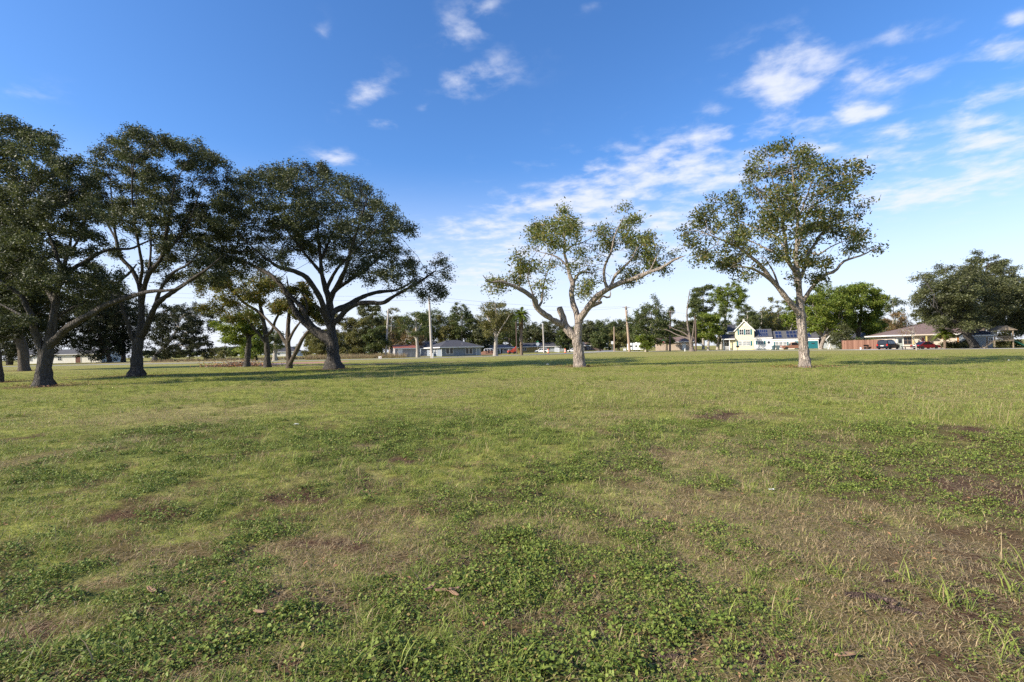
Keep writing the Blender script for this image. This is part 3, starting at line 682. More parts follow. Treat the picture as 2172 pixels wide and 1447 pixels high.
# --- tall pecan on the right
R_L = [[(1708,780,11.5),(1706.5,762,10.8),(1705,747,10.4),(1702,711,9.6),(1698.5,672,9.2),(1697,652,8),(1696.5,636,7),(1695,614,6.4),(1691,585,6),(1688,553,4.6),(1689.5,524,4),(1691,495,3.5),(1692,460,2.9),(1686,406,2.1),(1680,360,1.2),(1676,325,.6)],
 [(1697,664,7),(1688,655,6),(1671.5,636,5.4),(1653.6,614,5),(1635.6,592.6,4.4),(1614,564,3.8),(1589,542,3.1),(1560,521,2.3),(1528,508,1.4),(1500,497,.8)],
 [(1640,599,4),(1621,584,3),(1600,572,2.4),(1575,566,1.7),(1550,568,.9)],[(1692,590,4.6),(1684,574,4),(1671.5,553,3.5),(1667,515,3),(1661,481,2.5),(1656,449,2),(1645,406,1.4),(1630,350,.7)],
 [(1693,602,5),(1700,583,4.4),(1707.5,567,4),(1714.6,538.7,3.5),(1729,517,3.1),(1743,495,2.7),(1765,481,2.2),(1797,468,1.6),(1830,452,.8)],
 [(1700,648,5),(1705,637,4.3),(1711,627,4),(1725,607,3.7),(1747,585,3.4),(1772,574.6,3),(1786.5,556.7,2.6),(1808,547.7,2.1),(1830,541,1.5),(1858,526,.8)],
 [(1688,535,3),(1700,500,2.4),(1708,465,2.1),(1722,438,1.9),(1750.6,423,1.5),(1779,395,1.1),(1808,377,.7)],[(1683,570,3),(1660,520,2.3),(1635.6,496,1.9),(1600,484,1.4),(1570,470,.8)],
 [(1692,470,2),(1710,420,1.5),(1725,375,.9)],[(1656,450,1.6),(1630,420,1.2),(1600,395,.7)],[(1671,553,2.6),(1640,535,2),(1610,520,1.5),(1580,505,.8)],[(1653,614,2.5),(1646,590,2),(1637,570,1.5),(1620,545,.9)],[(1716,538,2.4),(1735,540,1.8),(1765,522,1.3),(1795,510,.8)]]
R_P = [(1621,323,28),(1657,312,22),(1700,319,26),(1592,362,32),(1643,359,34),(1689,362,36),(1725,348,18),(1765,362,28),(1808,352,18),(1828,373,8),(1564,406,36),(1621,406,38),(1679,402,38),(1736,395,34),(1783,395,28),(1528,442,34),(1582,445,38),(1636,449,34),(1693,449,34),(1743,438,34),(1815,420,24),(1838,430,10),(1477,460,26),(1460,496,20),(1503,488,34),(1553,496,36),(1510,531,30),(1481,546,20),(1538,553,30),(1571,567,26),(1574,535,28),(1621,481,30),(1628,524,32),(1657,546,20),(1686,510,24),(1725,492,34),(1772,460,28),(1779,496,34),(1822,496,28),(1848,517,20),(1808,524,20),(1863,528,10),(1722,553,12),(1668,596,10),(1736,589,12),(1600,592,12),(1700,560,10),(1470,520,20),(1492,466,22),(1756,552,14),(1600,520,26),(1745,470,26)]
make_tree('pecan_tree', 'tall full crowned pecan on the right, its trunk standing before the yellow house', (1708,779.5), R_L, R_P, LF_PECAN2, BK_PECAN, 30000, 0.19, 22, D=0.36, spread=0.24, lasp=0.42, gap=0.36, zfreeze=4.0, droop=.6, flare=1.35, tip=.011)
# --- big live oak
O_L = [[(707.7,783,16),(707.5,770,15.5),(706.5,745,14),(704.5,722,12.6),(702.5,702,11),(701,680,9),(700,658,8),(698,636,7.2),(690,610,6),(683,582,5),(680,552,4),(676,510,3),(672,460,2),(668,410,1)],
 [(703,728,11),(692,721,7.6),(674,709,7),(655,693,6.5),(636,674,6.2),(623,655,6),(611,629,5.6),(595,604,5),(576,585,4.4),(553,572,3.6),(528,559,2.8),(500,548,1.8),(470,540,1)],
 [(700,716,8),(690,709,6),(676,702,5.6),(661.6,690,5.2),(649,670.6,4.8),(639,651,4.4),(624,636,4),(605,618,3.4),(590,600,2)],
 [(701,690,8),(696,675,6.4),(690,661,6),(680.7,636,5.6),(668,613,5.2),(649,588,4.8),(623,575,4.2),(592,567,3.4),(560,545,2.2),(530,520,1.2)],
 [(700,640,7),(704,625,6),(712,613,5.4),(725,588,4.6),(733,570,4),(745,530,3),(760,480,2),(780,420,1)],[(706,622,4.6),(722,608,3.8),(738,597,3.4),(770,575,2.8),(800,550,2),(830,510,1.2)],
 [(702,668,8),(714,657,6.2),(731,651,5.6),(757,636,5),(782,625,4.4),(808,619,3.6),(843,615,2.8),(870,600,1.8)],[(702,692,8),(708,684,6),(716,680,5.6),(731,661,5.2),(750,647.5,5),(776,642,4.6),(811,643,4),(830,632,3.3),(850,620,2.8),(880,604,2.3),(905,588,1.8),(925,573,1)],
 [(683,585,4),(665,560,3.2),(640,530,2.4),(610,490,1.6),(590,450,.9)],[(680,556,3.4),(695,520,2.6),(715,470,1.8),(730,420,1)],[(690,612,4),(712,575,3),(740,545,2.2),(785,500,1.4),(815,470,.8)],[(653,692,4),(648,672,3),(652,650,2.4),(640,620,1.8)],[(703,702,6),(696,690,5),(688,672,4),(678,655,3),(668,645,2)]]
O_Praw = [(470,150,110),(600,150,120),(720,140,120),(850,140,120),(960,180,100),(1080,210,100),(1180,280,90),(400,270,120),(540,290,140),(680,300,140),(820,290,140),(960,320,140),(1100,360,130),(1230,340,80),(1300,420,90),(1380,460,70),(1420,500,40),(330,400,120),(470,430,140),(620,440,140),(770,450,140),(920,460,140),(1070,480,140),(1200,480,110),(1300,520,80),(220,480,110),(330,560,130),(480,580,130),(640,590,130),(790,590,120),(930,610,120),(1080,620,120),(1230,630,110),(1350,660,110),(1430,720,70),(200,600,100),(150,680,90),(280,680,90),(420,670,80),(560,660,70),(900,690,60),(1050,700,80),(1160,730,80),(1280,760,90),(1380,780,80),(1440,860,50),(1340,850,50),(1590,720,90),(1640,790,60),(1560,830,80),(1530,920,55),(1620,900,45),(340,70,40),(300,150,90),(200,300,110),(120,420,100),(60,540,90),(60,660,80),(1500,780,60),(1170,810,50),(1000,790,40)]
O_P = cr((420,340), 3.146, O_Praw)+[(500,420,26),(515,395,24),(488,455,26),(470,500,24),(450,540,22),(480,575,20),(520,580,18),(560,575,16)]
make_tree('live_oak', 'broad dark live oak in the middle left, its thick grey trunk dividing low', (707.7,783), O_L, O_P, LF_OAK, BK_OAK, 128000, 0.20, 23, D=0.50, spread=0.25, lasp=0.40, zfreeze=6.0, flare=1.5, tip=.014, gap=.06)
# --- nearest oak at the left
A_L = [[(93,820,16),(93,805,14.5),(93,788,14),(95,768,13.4),(98,748,12),(103,733,10.5),(107,712,9),(112,685,8),(115.5,660,7),(119,632,6.4),(124,602,5.6),(131,580,5),(140,550,3.6),(150,510,2.6),(150,460,1.8),(146,410,1)],
 [(93,758,10),(86,735,7.2),(76,711,6.4),(71.6,693,5.8),(66,668,5.2),(56,649,4.6),(46,628,4),(19,608,3.4),(-10,590,2.6),(-40,560,1.6)],[(101,735,9),(112,726,8),(124,715,7.6),(139,699,7.2),(155,688,6.8),(174,676,6.2),(193,666,5.8),(222,649,5.2),(252,637,4.8),(281,628,4.4),(319,618,3.6),(348,617,2.8),(377,612,1.8),(400,600,1)],
 [(118,640,6),(108,625,5),(97,612,4.6),(77,595,4),(64,575,3.4),(41,559,2.8),(20,530,2),(0,500,1)],[(122,612,5.4),(135,592,4.8),(155,570,4.6),(180,556,4.2),(205,540,3.8),(235,529,3.2),(276,528,2.6),(299,518,2),(330,505,1)],
 [(126,600,5),(128,570,4.2),(120,540,3.4),(105,500,2.6),(90,450,1.8),(80,400,1)],[(66,668,4),(50,670,3),(20,655,2.2),(-10,640,1.2)],[(113,682,4),(140,660,2.6),(180,640,2),(215,615,1.2)],[(40,560,2.4),(44,510,1.8),(50,450,1.2),(55,380,.7)],[(140,550,3),(170,500,2),(185,440,1.3),(175,380,.8)]]
A_P = cr((0,200), 3.617, [(80,250,110),(200,320,100),(330,340,85),(390,390,50),(50,430,130),(200,450,120),(330,480,90),(450,560,90),(80,620,150),(250,640,140),(420,660,130),(560,560,80),(620,650,110),(100,800,140),(280,800,140),(450,800,140),(600,800,140),(100,980,140),(280,960,130),(450,960,130),(600,940,110),(80,1150,110),(250,1100,110),(450,1080,100),(620,1050,90),(730,1100,70),(600,1200,80),(400,1250,80),(720,1320,70),(800,1400,50),(690,1430,60),(40,1300,90),(200,1350,80),(-100,500,150),(-120,800,150),(-100,1050,140),(-80,300,110),(700,960,90),(740,860,90),(500,1350,60),(60,1480,70),(-60,1350,110)])+[(205,596,18),(245,592,16),(170,600,20),(120,600,20),(75,610,22),(180,660,16),(215,640,16),(30,650,22),(10,690,20),(60,690,14),(240,610,14),(150,640,14),(35,600,22),(-15,640,25)]
make_tree('live_oak', 'live oak nearest on the far left, one long bare limb sweeping right', (93,820), A_L, A_P, LF_OAK, BK_OAK, 108000, 0.13, 24, D=0.37, spread=0.18, lasp=0.42, zfreeze=3.6, flare=1.55, tip=.010, gap=.10)
# --- second oak
B_L = [[(290,799,13),(290.5,785,12),(290,763,11.4),(291.5,736,10.6),(297,711,9.6),(300,690,7.6),(300,676,6.8),(300,641,6.2),(298.5,612,5.6),(287,585,5),(277,568,4.4),(256,545,3.8),(246,505,3),(240,460,2.2),(235,400,1.2)],
 [(299,640,5.4),(306,610,4.8),(314,585,4.4),(328,566,4),(343,546,3.4),(352,500,2.8),(360,450,2),(370,390,1.2)],[(298,715,7),(306,705,6.2),(312,690,5.8),(318,676,5.4),(333,645,5),(358,625,4.4),(387,606,3.8),(406,593,3.2),(440,570,2.2),(470,545,1.2)],
 [(331,650,4),(338,620,3.4),(354,593,3),(372,575,2.6),(400,560,2),(425,530,1.2)],[(289,745,6),(284,722,4.6),(277,709,4.2),(269,680,3.8),(258,650,3.4),(251,618,3),(256,595,2.7),(275,579,2.2),(290,560,1.4)],
 [(297,608,4),(302,570,3),(296,530,2.6),(285,470,2),(280,400,1.4),(285,330,.8)],[(343,545,2.6),(375,510,2),(405,460,1.4),(425,400,.8)],[(246,505,2.4),(225,470,1.8),(205,430,1.2)],[(313,585,3),(320,530,2.2),(318,460,1.6),(318,380,.9)]]
B_P = cr((0,200), 3.617, [(1000,300,95),(1120,330,80),(920,380,80),(820,470,90),(700,520,70),(1000,450,130),(1180,420,90),(1320,410,100),(1520,450,95),(1600,520,90),(1720,560,70),(1420,520,110),(820,620,120),(1000,620,130),(1180,600,130),(1350,640,110),(1600,640,100),(800,780,130),(980,800,130),(1160,780,120),(1320,780,110),(1500,720,90),(1480,860,110),(900,940,120),(1080,950,120),(1250,940,120),(1400,980,120),(1000,1080,80),(1200,1080,100),(1350,1120,110),(1500,1100,110),(1450,1250,90),(1600,1200,110),(1250,1200,50),(1330,1270,50),(1650,1000,100),(1700,850,100),(1730,700,90),(1600,1340,60),(1700,1300,70),(760,950,80),(880,1230,40)])+[(385,585,18),(430,590,18),(350,565,16),(460,585,20)]
make_tree('live_oak', 'tall live oak second from the left with a high forked trunk', (290,798.5), B_L, B_P, LF_OAK, BK_OAK, 100000, 0.17, 25, D=0.46, spread=0.23, lasp=0.40, zfreeze=5.5, flare=1.5, tip=.013, gap=.10)
# --- three small trees behind the dirt heap
M1 = [[(567,780,7.5),(566.7,770,6.6),(567,744,6),(565,722,5.4),(561,692,4.8),(556,668,4.2),(551,640,3.2),(551,610,2.2),(553,575,1.2)],[(557,672,3.6),(546,660,3.2),(535,653,3),(516,641,2.6),(501,624,2.2),(485,606,1.6),(473,584,.9)],[(564,728,4),(553,712,3),(543,703,2.6),(528,682,2),(515,668,1.2)],[(567,715,4),(572,706,3.2),(578,699,2.8),(586,676,2.4),(601,653,1.8),(619,633,1)],[(551,640,2.2),(540,618,1.6),(525,600,.9)]]
M1P = [(429,618,21),(448,643,20),(464,661,18),(477,624,22),(500,653,18),(516,618,22),(535,628,18),(493,676,14),(524,668,14),(559,622,20),(574,599,22),(593,618,20),(545,676,10),(420,600,16),(455,600,20),(500,592,22),(545,588,22)]
make_tree('pecan_tree', 'small olive brown pecan behind the brush heap, trunk between two thinner ones', (567,779.5), M1, M1P, LF_AUT, BK_OAK, 22000, 0.22, 26, D=0.6, spread=0.30, gap=.22, zfreeze=6, flare=1.4, tip=.013)
M2 = [[(613,782,7),(613.5,770,6.2),(612,744,5.6),(611,724,5.2),(611,696,4.4),(613,668,3.8),(616,645,3),(612,614,2),(608,585,1)],[(611,733,4.4),(605,726,3.6),(593.5,707,3.2),(574,686,2.6),(560.6,672,1.8),(548,660,1)],[(612,728,3.4),(622.6,703,2.6),(636,684,2),(650,668,1)],[(614,773,5),(619,764,4.6),(626,750,4.2),(636,730,3.8),(644,715,3.3),(655,702,2.6),(668,690,1.4)],[(616,650,2.4),(628,632,1.7),(642,615,1)]]
M2P = [(593,647,16),(622,637,18),(642,618,20),(628,668,12),(603,680,10),(655,640,16),(610,605,20),(582,660,14),(660,665,10),(640,690,9),(675,680,9),(600,625,16)]
make_tree('pecan_tree', 'thin double stemmed tree just left of the big oak trunk', (613.5,781.5), M2, M2P, LF_AUT, BK_DARK, 13000, 0.24, 27, D=0.6, spread=0.28, gap=.25, zfreeze=6, flare=1.3, tip=.013)
M3 = [[(524,779,7),(524,770,6.2),(526,746,5.8),(528,723,5.2),(525,712,4.4),(520,704,3.2),(504,695,2.6),(491,680,1.8),(480,668,1)],[(527.5,720,4),(531.6,707,3.2),(534,692,2.6),(530,672,1.8),(525,655,1)],[(520,704,2.4),(512,712,1.6),(500,716,1)],[(529,716,2.6),(541,708,1.8),(553,700,1)]]
M3P = [(477,699,15),(493,707,14),(508,684,16),(508,719,13),(487,684,14),(526,692,12),(551,699,10),(465,690,12),(522,665,14),(540,680,12),(485,720,10)]
make_tree('pecan_tree', 'small green tree with its foot in the brush heap', (524,778.5), M3, M3P, LF_GREEN, BK_OAK, 12000, 0.24, 28, D=0.6, spread=0.28, gap=.15, zfreeze=6, flare=1.4, tip=.013)
# --- trees and shrubs of the background
KF = 1.9
def bg_tree(name, label, base, x0, x1, yt, yb, leaf, bk, n, ls, seed, tr=3.0, lean=0, k=16, puff=.34, group=None, D=1.1, gap=.05, fork=.45, cat='tree', depth=None, extra=None, spread=.44, top=1.0, dmul=1.0):
    rng = np.random.default_rng(seed+500); cx = (x0+x1)/2; cyy = (yt+yb)/2; rx = (x1-x0)/2; ry = (yb-yt)/2
    k = int(k*KF); n = int(n*1.55); pr = puff*min(rx, ry)*1.15; puffs = []
    while len(puffs) < k:
        u, v = rng.uniform(-1, 1, 2)
        if v > 0: lim = 1-.35*v                            # wider low down, rounded on top
        else: lim = math.sqrt(max(0, 1-abs(v)**(2*top)))
        if abs(u) > lim: continue
        r = pr*rng.uniform(.65, 1.25); puffs.append((cx+u*(rx-r*.8), cyy+v*(ry-r*.7), r))
    bx, by = base[:2]; hy = yb-(yb-yt)*fork
    mx = bx+(cx-bx)*.5+lean
    limb = [[(bx, by, tr*1.15), (bx+(mx-bx)*.2, by-(by-hy)*.25, tr), (mx, by-(by-hy)*.62, tr*.85), (cx*.6+mx*.4, hy, tr*.62), (cx, yt+(yb-yt)*.3, tr*.25)]]
    if extra: limb += extra; puffs += [(lb_[-1][0], lb_[-1][1], pr*.8) for lb_ in extra]
    Y0 = base[2] if len(base) > 2 else G(*base[:2])[1]
    return make_tree(name, label, base, limb, puffs, leaf, bk, n, ls, seed, D=D, spread=spread, gap=gap, zfreeze=(by-yb)*.6*Y0/F if by > yb+6 else .3, flare=1.2, tip=.03, group=group, cat=cat, att=1.0, twig_leaf=2, dmul=dmul)
# ------------------------------------------------------------------ background planting, left to right
GB = 'trees standing behind the houses'
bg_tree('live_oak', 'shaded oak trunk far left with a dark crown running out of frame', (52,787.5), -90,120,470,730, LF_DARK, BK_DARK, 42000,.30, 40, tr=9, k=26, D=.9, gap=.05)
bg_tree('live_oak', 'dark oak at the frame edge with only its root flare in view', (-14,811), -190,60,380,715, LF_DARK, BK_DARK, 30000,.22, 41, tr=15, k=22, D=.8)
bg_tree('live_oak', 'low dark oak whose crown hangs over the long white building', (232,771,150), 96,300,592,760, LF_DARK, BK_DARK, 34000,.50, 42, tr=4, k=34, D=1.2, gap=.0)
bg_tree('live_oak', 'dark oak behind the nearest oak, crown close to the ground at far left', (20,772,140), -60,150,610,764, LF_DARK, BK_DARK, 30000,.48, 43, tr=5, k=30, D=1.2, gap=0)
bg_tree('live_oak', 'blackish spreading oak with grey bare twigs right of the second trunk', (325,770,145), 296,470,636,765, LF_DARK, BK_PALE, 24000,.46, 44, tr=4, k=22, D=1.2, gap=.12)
bg_tree('shrub', 'small green bush at the edge of the dry field under the dark oak', (350,768,170), 330,372,742,768, LF_MID, BK_DARK, 1500,.5, 45, tr=1, k=6, cat='bush')
bg_tree('shrub', 'low olive bush in the dry field right of the dark oak', (455,764,210), 425,485,738,764, LF_OLIVE, BK_DARK, 2400,.6, 46, tr=1, k=7, cat='bush')
bg_tree('shrub', 'low grey green bush under the thin far pole', (490,763,240), 466,512,735,761, LF_MID, BK_DARK, 1800,.7, 47, tr=1, k=6, cat='bush')
bg_tree('broad_tree', 'bright green leafy tree low behind the brush heap', (545,765,125), 492,582,692,764, LF_GREEN, BK_DARK, 9000,.42, 48, tr=2, k=16, cat='tree')
bg_tree('broad_tree', 'slim grey tree standing in front of the dark roofed far house', (583,766,112), 562,606,690,748, LF_MID, BK_PALE, 2500,.36, 49, tr=4, k=8, gap=.3)
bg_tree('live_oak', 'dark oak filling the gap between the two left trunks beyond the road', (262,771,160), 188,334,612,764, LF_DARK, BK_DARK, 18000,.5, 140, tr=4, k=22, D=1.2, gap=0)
for q, (a, b_, t, lf, lb, Y) in enumerate([(640,702,690,LF_OLIVE,'pale olive thicket bush half behind the big oak trunk',150),(688,745,668,LF_OLIVE,'tall olive thicket bush right of the big oak trunk',150),(728,790,664,LF_OLIVE,'tallest yellow olive bush of the thicket',150),(768,822,690,LF_MID,'rounded dark green bush at the right end of the thicket',128),(655,720,712,LF_OLIVE,'low bush at the left end of the thicket',140),(735,775,700,LF_OLIVE,'low olive bush in the middle of the thicket',140)]):
    bg_tree('thicket_bush', lb, ((a+b_)/2, hor((a+b_)/2)+1539/Y, Y), a, b_, t, hor((a+b_)/2)+1539/Y-2, lf, BK_DARK, 7000,.42, 50+q, tr=1.2, k=14, cat='bush', group='thicket beside the left road', gap=.04)
bg_tree('oak_tree', 'narrow dark oak top rising behind the thicket', (789,756,175), 758,822,642,700, LF_OAKB, BK_DARK, 4500,.55, 60, tr=3, k=9, gap=.1)
bg_tree('broad_tree', 'grey twigged tree with thin foliage above the leaning pole', (826,756,185), 800,862,648,748, LF_OLIVE, BK_PALE, 5200,.55, 61, tr=2, k=12, gap=.2)
bg_tree('bare_tree', 'rust brown brush behind the small red roofed shed', (846,755,150), 824,905,690,745, LF_RUST, BK_PALE, 3000,.42, 62, tr=1.5, k=12, gap=.25, cat='brush')
bg_tree('broad_tree', 'half bare tree with a pale trunk between the shed and the blue house', (886,757,119), 852,912,650,722, LF_MID, BK_PALE, 2200,.40, 63, tr=3.4, k=8, gap=.42, extra=[[(885,722,2),(876,710,1.6),(862,700,1.0)],[(884,705,2),(893,690,1.2),(900,672,.6)]])
for q, (a, b_, t, bo, lf, lb) in enumerate([(872,935,662,752,LF_MID,'dark green tree crown above the left end of the blue house'),(918,972,668,752,LF_OLIVE,'yellowish tree crown right above the grey hip roof'),(948,1012,640,752,LF_MID,'tall open crowned tree over the blue house ridge'),(1000,1030,672,752,LF_OAKB,'narrow dark tree behind the right end of the blue house'),(975,1052,690,750,LF_OAKB,'low dark tree behind the hip roof right of the ridge')]):
    bg_tree('broad_tree', lb, ((a+b_)/2, hor((a+b_)/2)+1539/175, 175), a, b_, t, bo-6, lf, BK_PALE, 7500,.52, 70+q, tr=2.6, k=15, group='trees standing behind the blue house', gap=.12)
bg_tree('broad_tree', 'tall elm with a pale forked trunk right of the blue house', (1051,754,118), 1010,1096,632,722, LF_OLIVE, BK_PALE, 5200,.40, 80, tr=4.5, k=18, gap=.2, D=.9, fork=.2, extra=[[(1050,712,3),(1043,690,2.3),(1032,668,1.4),(1025,650,.8)],[(1051,718,1.8),(1062,698,1.3),(1073,682,.9),(1080,670,.5)],[(1049,700,2.4),(1053,670,1.6),(1050,645,.8)]])
bg_tree('broad_tree', 'dark tree behind the elm and the low brick house', (1080,746,200), 1050,1112,668,740, LF_MID, BK_DARK, 5200,.6, 81, tr=2, k=13, group=GB)
for q, (a, b_, t, Y, lf, lb) in enumerate([(1104,1162,688,235,LF_OAKB,'dark oak right of the palm'),(1140,1212,678,240,LF_OAKB,'widest dark oak behind the orange barrels'),(1178,1232,690,215,LF_MID,'mid green oak behind the leaning pecan trunk'),(1226,1272,682,240,LF_OAKB,'dark oak right of the leaning pecan trunk'),(1252,1292,706,190,LF_MID,'low bushy tree left of the square white sign'),(1268,1318,684,250,LF_MID,'domed tree behind the thin pole with the square sign'),(1284,1340,700,205,LF_OLIVE,'brownish low tree left of the tall crossarm pole'),(1318,1352,692,215,LF_MID,'narrow tree behind the tall crossarm pole')]):
    bg_tree('oak_tree', lb, ((a+b_)/2, hor((a+b_)/2)+1539/Y, Y), a, b_, t, hor((a+b_)/2)+4, lf, BK_DARK, 7500,.62, 90+q, tr=2.4, k=15, group='dark oaks along the far street', gap=.02)
bg_tree('broad_tree', 'leafy green tree over the white camper trailer with a bent pale trunk', (1371,746,135), 1336,1428,638,738, LF_MID, BK_PALE, 9500,.45, 100, tr=3.2, k=20, lean=4, extra=[[(1374,722,2.4),(1380,706,1.8),(1388,692,1)],[(1374,716,2),(1370,700,1.2)]])
bg_tree('shrub', 'yellow green bush at the foot of the bent pale trunk', (1372,748,132), 1352,1388,706,747, LF_GREEN, BK_DARK, 2200,.42, 101, tr=1, k=7, cat='bush')
bg_tree('broad_tree', 'smaller green tree right behind the second crossarm pole', (1414,742,160), 1396,1440,655,735, LF_MID, BK_DARK, 3800,.5, 102, tr=2, k=10, group=GB)
bg_tree('oak_tree', 'dark tree behind the storm broken trunk', (1444,741,175), 1418,1480,668,738, LF_OAKB, BK_DARK, 6000,.55, 103, tr=2, k=12, group=GB)
BK_PALM0 = bark('grey_dead_wood', (0.22, 0.18, 0.15), (0.32, 0.27, 0.23), .6)
BT = [[(1468,744,4.6),(1466,730,3.8),(1463,714,3.2),(1460,700,2.2),(1458,684,1.7),(1457,664,1.4),(1459,645,1.1),(1463,615,.6)],[(1465,722,2),(1450,715,1.5),(1435,710,1.2),(1420,702,.9),(1408,698,.5)],[(1464,714,1.9),(1448,705,1.3),(1430,698,1),(1416,690,.5)],[(1464,706,1.5),(1450,698,1.1),(1436,694,.6)],[(1469,728,1.9),(1471,700,1.5),(1474,670,.9)]]
make_tree('broken_tree', 'storm broken tree with long bare limbs sticking out to the left', (1468,744,122), BT, [(1468,620,9),(1474,655,10),(1480,675,12),(1476,640,9)], LF_MID, BK_PALM0, 2600, .38, 104, D=.8, spread=.4, gap=.1, zfreeze=9, tip=.03, att=.5)
for q, (a, b_, t, bo, Y, lf, lb, bx) in enumerate([(1462,1520,598,690,165,LF_MID,'tall dark pine left of the farmhouse',1492),(1505,1588,593,672,160,LF_GREEN,'tallest bright topped pine behind the farmhouse porch',1530),(1480,1530,662,728,135,LF_GREEN,'leafy green tree with a straight trunk left of the porch',1502),(1500,1552,656,732,150,LF_MID,'leafy tree overhanging the farmhouse porch roof',1522),(1560,1612,632,735,185,LF_MID,'thin topped tree behind the yellow gable',1580)]):
    bg_tree('pine_tree' if q < 2 else 'broad_tree', lb, (bx, hor(bx)+1539/Y, Y), a, b_, t, bo, lf, BK_PALE, 8000 if q < 2 else 6500,.46, 110+q, tr=2.6, k=16, gap=.14 if q < 2 else .06)
bg_tree('broad_tree', 'hazy nearly bare tree over the dark farmhouse roof', (1612,738,200), 1592,1640,632,735, LF_MID, BK_PALE, 1500,.5, 117, tr=2, k=10, gap=.4)
bg_tree('broad_tree', 'sparse reddish tree left of the tall pecan trunk', (1648,737,180), 1618,1684,622,730, LF_AUT, BK_DARK, 4200,.5, 118, tr=2, k=13, gap=.22)
bg_tree('broad_tree', 'brownish tree behind the solar panel roof', (1640,737,165), 1606,1690,668,735, LF_OLIVE, BK_DARK, 6500,.5, 122, tr=2, k=13, gap=.04)
bg_tree('broad_tree', 'green tree leaning over the garage roof behind the tall pecan trunk', (1664,739,134), 1652,1722,640,716, LF_GREEN, BK_PALE, 7000,.42, 119, tr=1.6, k=16)
bg_tree('broad_tree', 'big bright green tree with a pale forked trunk beside the teal garage', (1741,741.5,112), 1690,1826,602,712, LF_GREEN, BK_PECAN, 22000,.40, 120, tr=4, k=26, D=.95, fork=.12, extra=[[(1740,722,4),(1742,704,3),(1750,690,2.2),(1757,680,1.2),(1752,672,.7)],[(1742,716,4),(1760,706,3),(1772,694,2.2),(1785,682,1.2)],[(1741,714,3.4),(1735,690,2.4),(1732,665,1.2)]])
bg_tree('broad_tree', 'large green tree with a darker right side behind the wooden fence', (1818,739,116), 1775,1882,597,712, LF_GREEN, BK_DARK, 18000,.42, 121, tr=4.5, k=22, D=1.0)
bg_tree('broad_tree', 'thin grey tree between the big green tree and the right oak', (1893,737,140), 1868,1922,626,715, LF_MID, BK_PALE, 2600,.45, 123, tr=2, k=11, gap=.3)
bg_tree('bare_tree', 'brown leafless brush left of the tan house roof', (1890,737,128), 1868,1935,664,722, LF_RUST, BK_PALE, 2600,.36, 124, tr=1.6, k=11, gap=.2, cat='brush')
bg_tree('bare_tree', 'spindly bare tree in the yard before the tan house', (1944,740.2,76), 1905,1950,688,712, LF_RUST, BK_PALE, 160,.2, 125, tr=1.2, k=4, D=.6, gap=.3, extra=[[(1943,716,1),(1938,706,.8),(1925,702,.6),(1905,697,.4)],[(1942,710,1),(1938,695,.6)]])
bg_tree('live_oak', 'large dark oak over the tan house at the right edge', (2068,738.5,82), 1922,2160,556,704, LF_OAKB, BK_OAK, 40000,.30, 126, tr=7.5, k=40, D=.95, gap=.14, puff=.28, fork=.02, extra=[[(2063,708,5),(2050,697,4),(2030,686,3),(2005,670,2),(1980,650,1.2)],[(2070,706,5),(2082,694,3.6),(2100,680,2.6),(2125,655,1.5)],[(2066,700,4.5),(2060,660,3.2),(2055,620,2),(2050,590,1)]])
bg_tree('live_oak', 'dark oak partly cut off by the right frame edge', (2190,737,88), 2085,2300,584,720, LF_OAKB, BK_OAK, 34000,.34, 127, tr=6, k=34, D=1.0, gap=.02)
bg_tree('oak_tree', 'tall thin topped oak behind the right hand oak', (2085,736,120), 2018,2165,542,640, LF_OAKB, BK_DARK, 15000,.40, 128, tr=3, k=22, gap=.15)
bg_tree('oak_tree', 'dark tree filling the gap behind the tan house', (1985,737,135), 1930,2060,640,735, LF_OAKB, BK_DARK, 9000,.5, 129, tr=2, k=16)
bg_tree('shrub', 'dark round bush before the grey gable beside the garage', (1784,740,106), 1762,1806,698,740, LF_OAKB, BK_DARK, 3000,.3, 130, tr=1, k=9, cat='bush')
bg_tree('shrub', 'low shrub at the foot of the wooden fence', (1832,740,103), 1812,1852,722,740, LF_MID, BK_DARK, 1500,.26, 131, tr=1, k=6, cat='bush')
bg_tree('shrub', 'clipped hedge before the orange garage door', (2043,738.5,86), 2020,2064,721,739, LF_OAKB, BK_DARK, 3000,.20, 132, tr=1, k=9, cat='bush')
bg_tree('shrub', 'yellow green bush under the wooden play tower', (2142,738.5,80), 2124,2168,716,739, LF_OLIVE, BK_DARK, 2200,.22, 133, tr=1, k=8, cat='bush')
bg_tree('shrub', 'bush at the foot of the palm trunk beside the tan house', (1996,738.5,86), 1984,2010,722,739, LF_OLIVE, BK_DARK, 1200,.2, 134, tr=1, k=6, cat='bush')
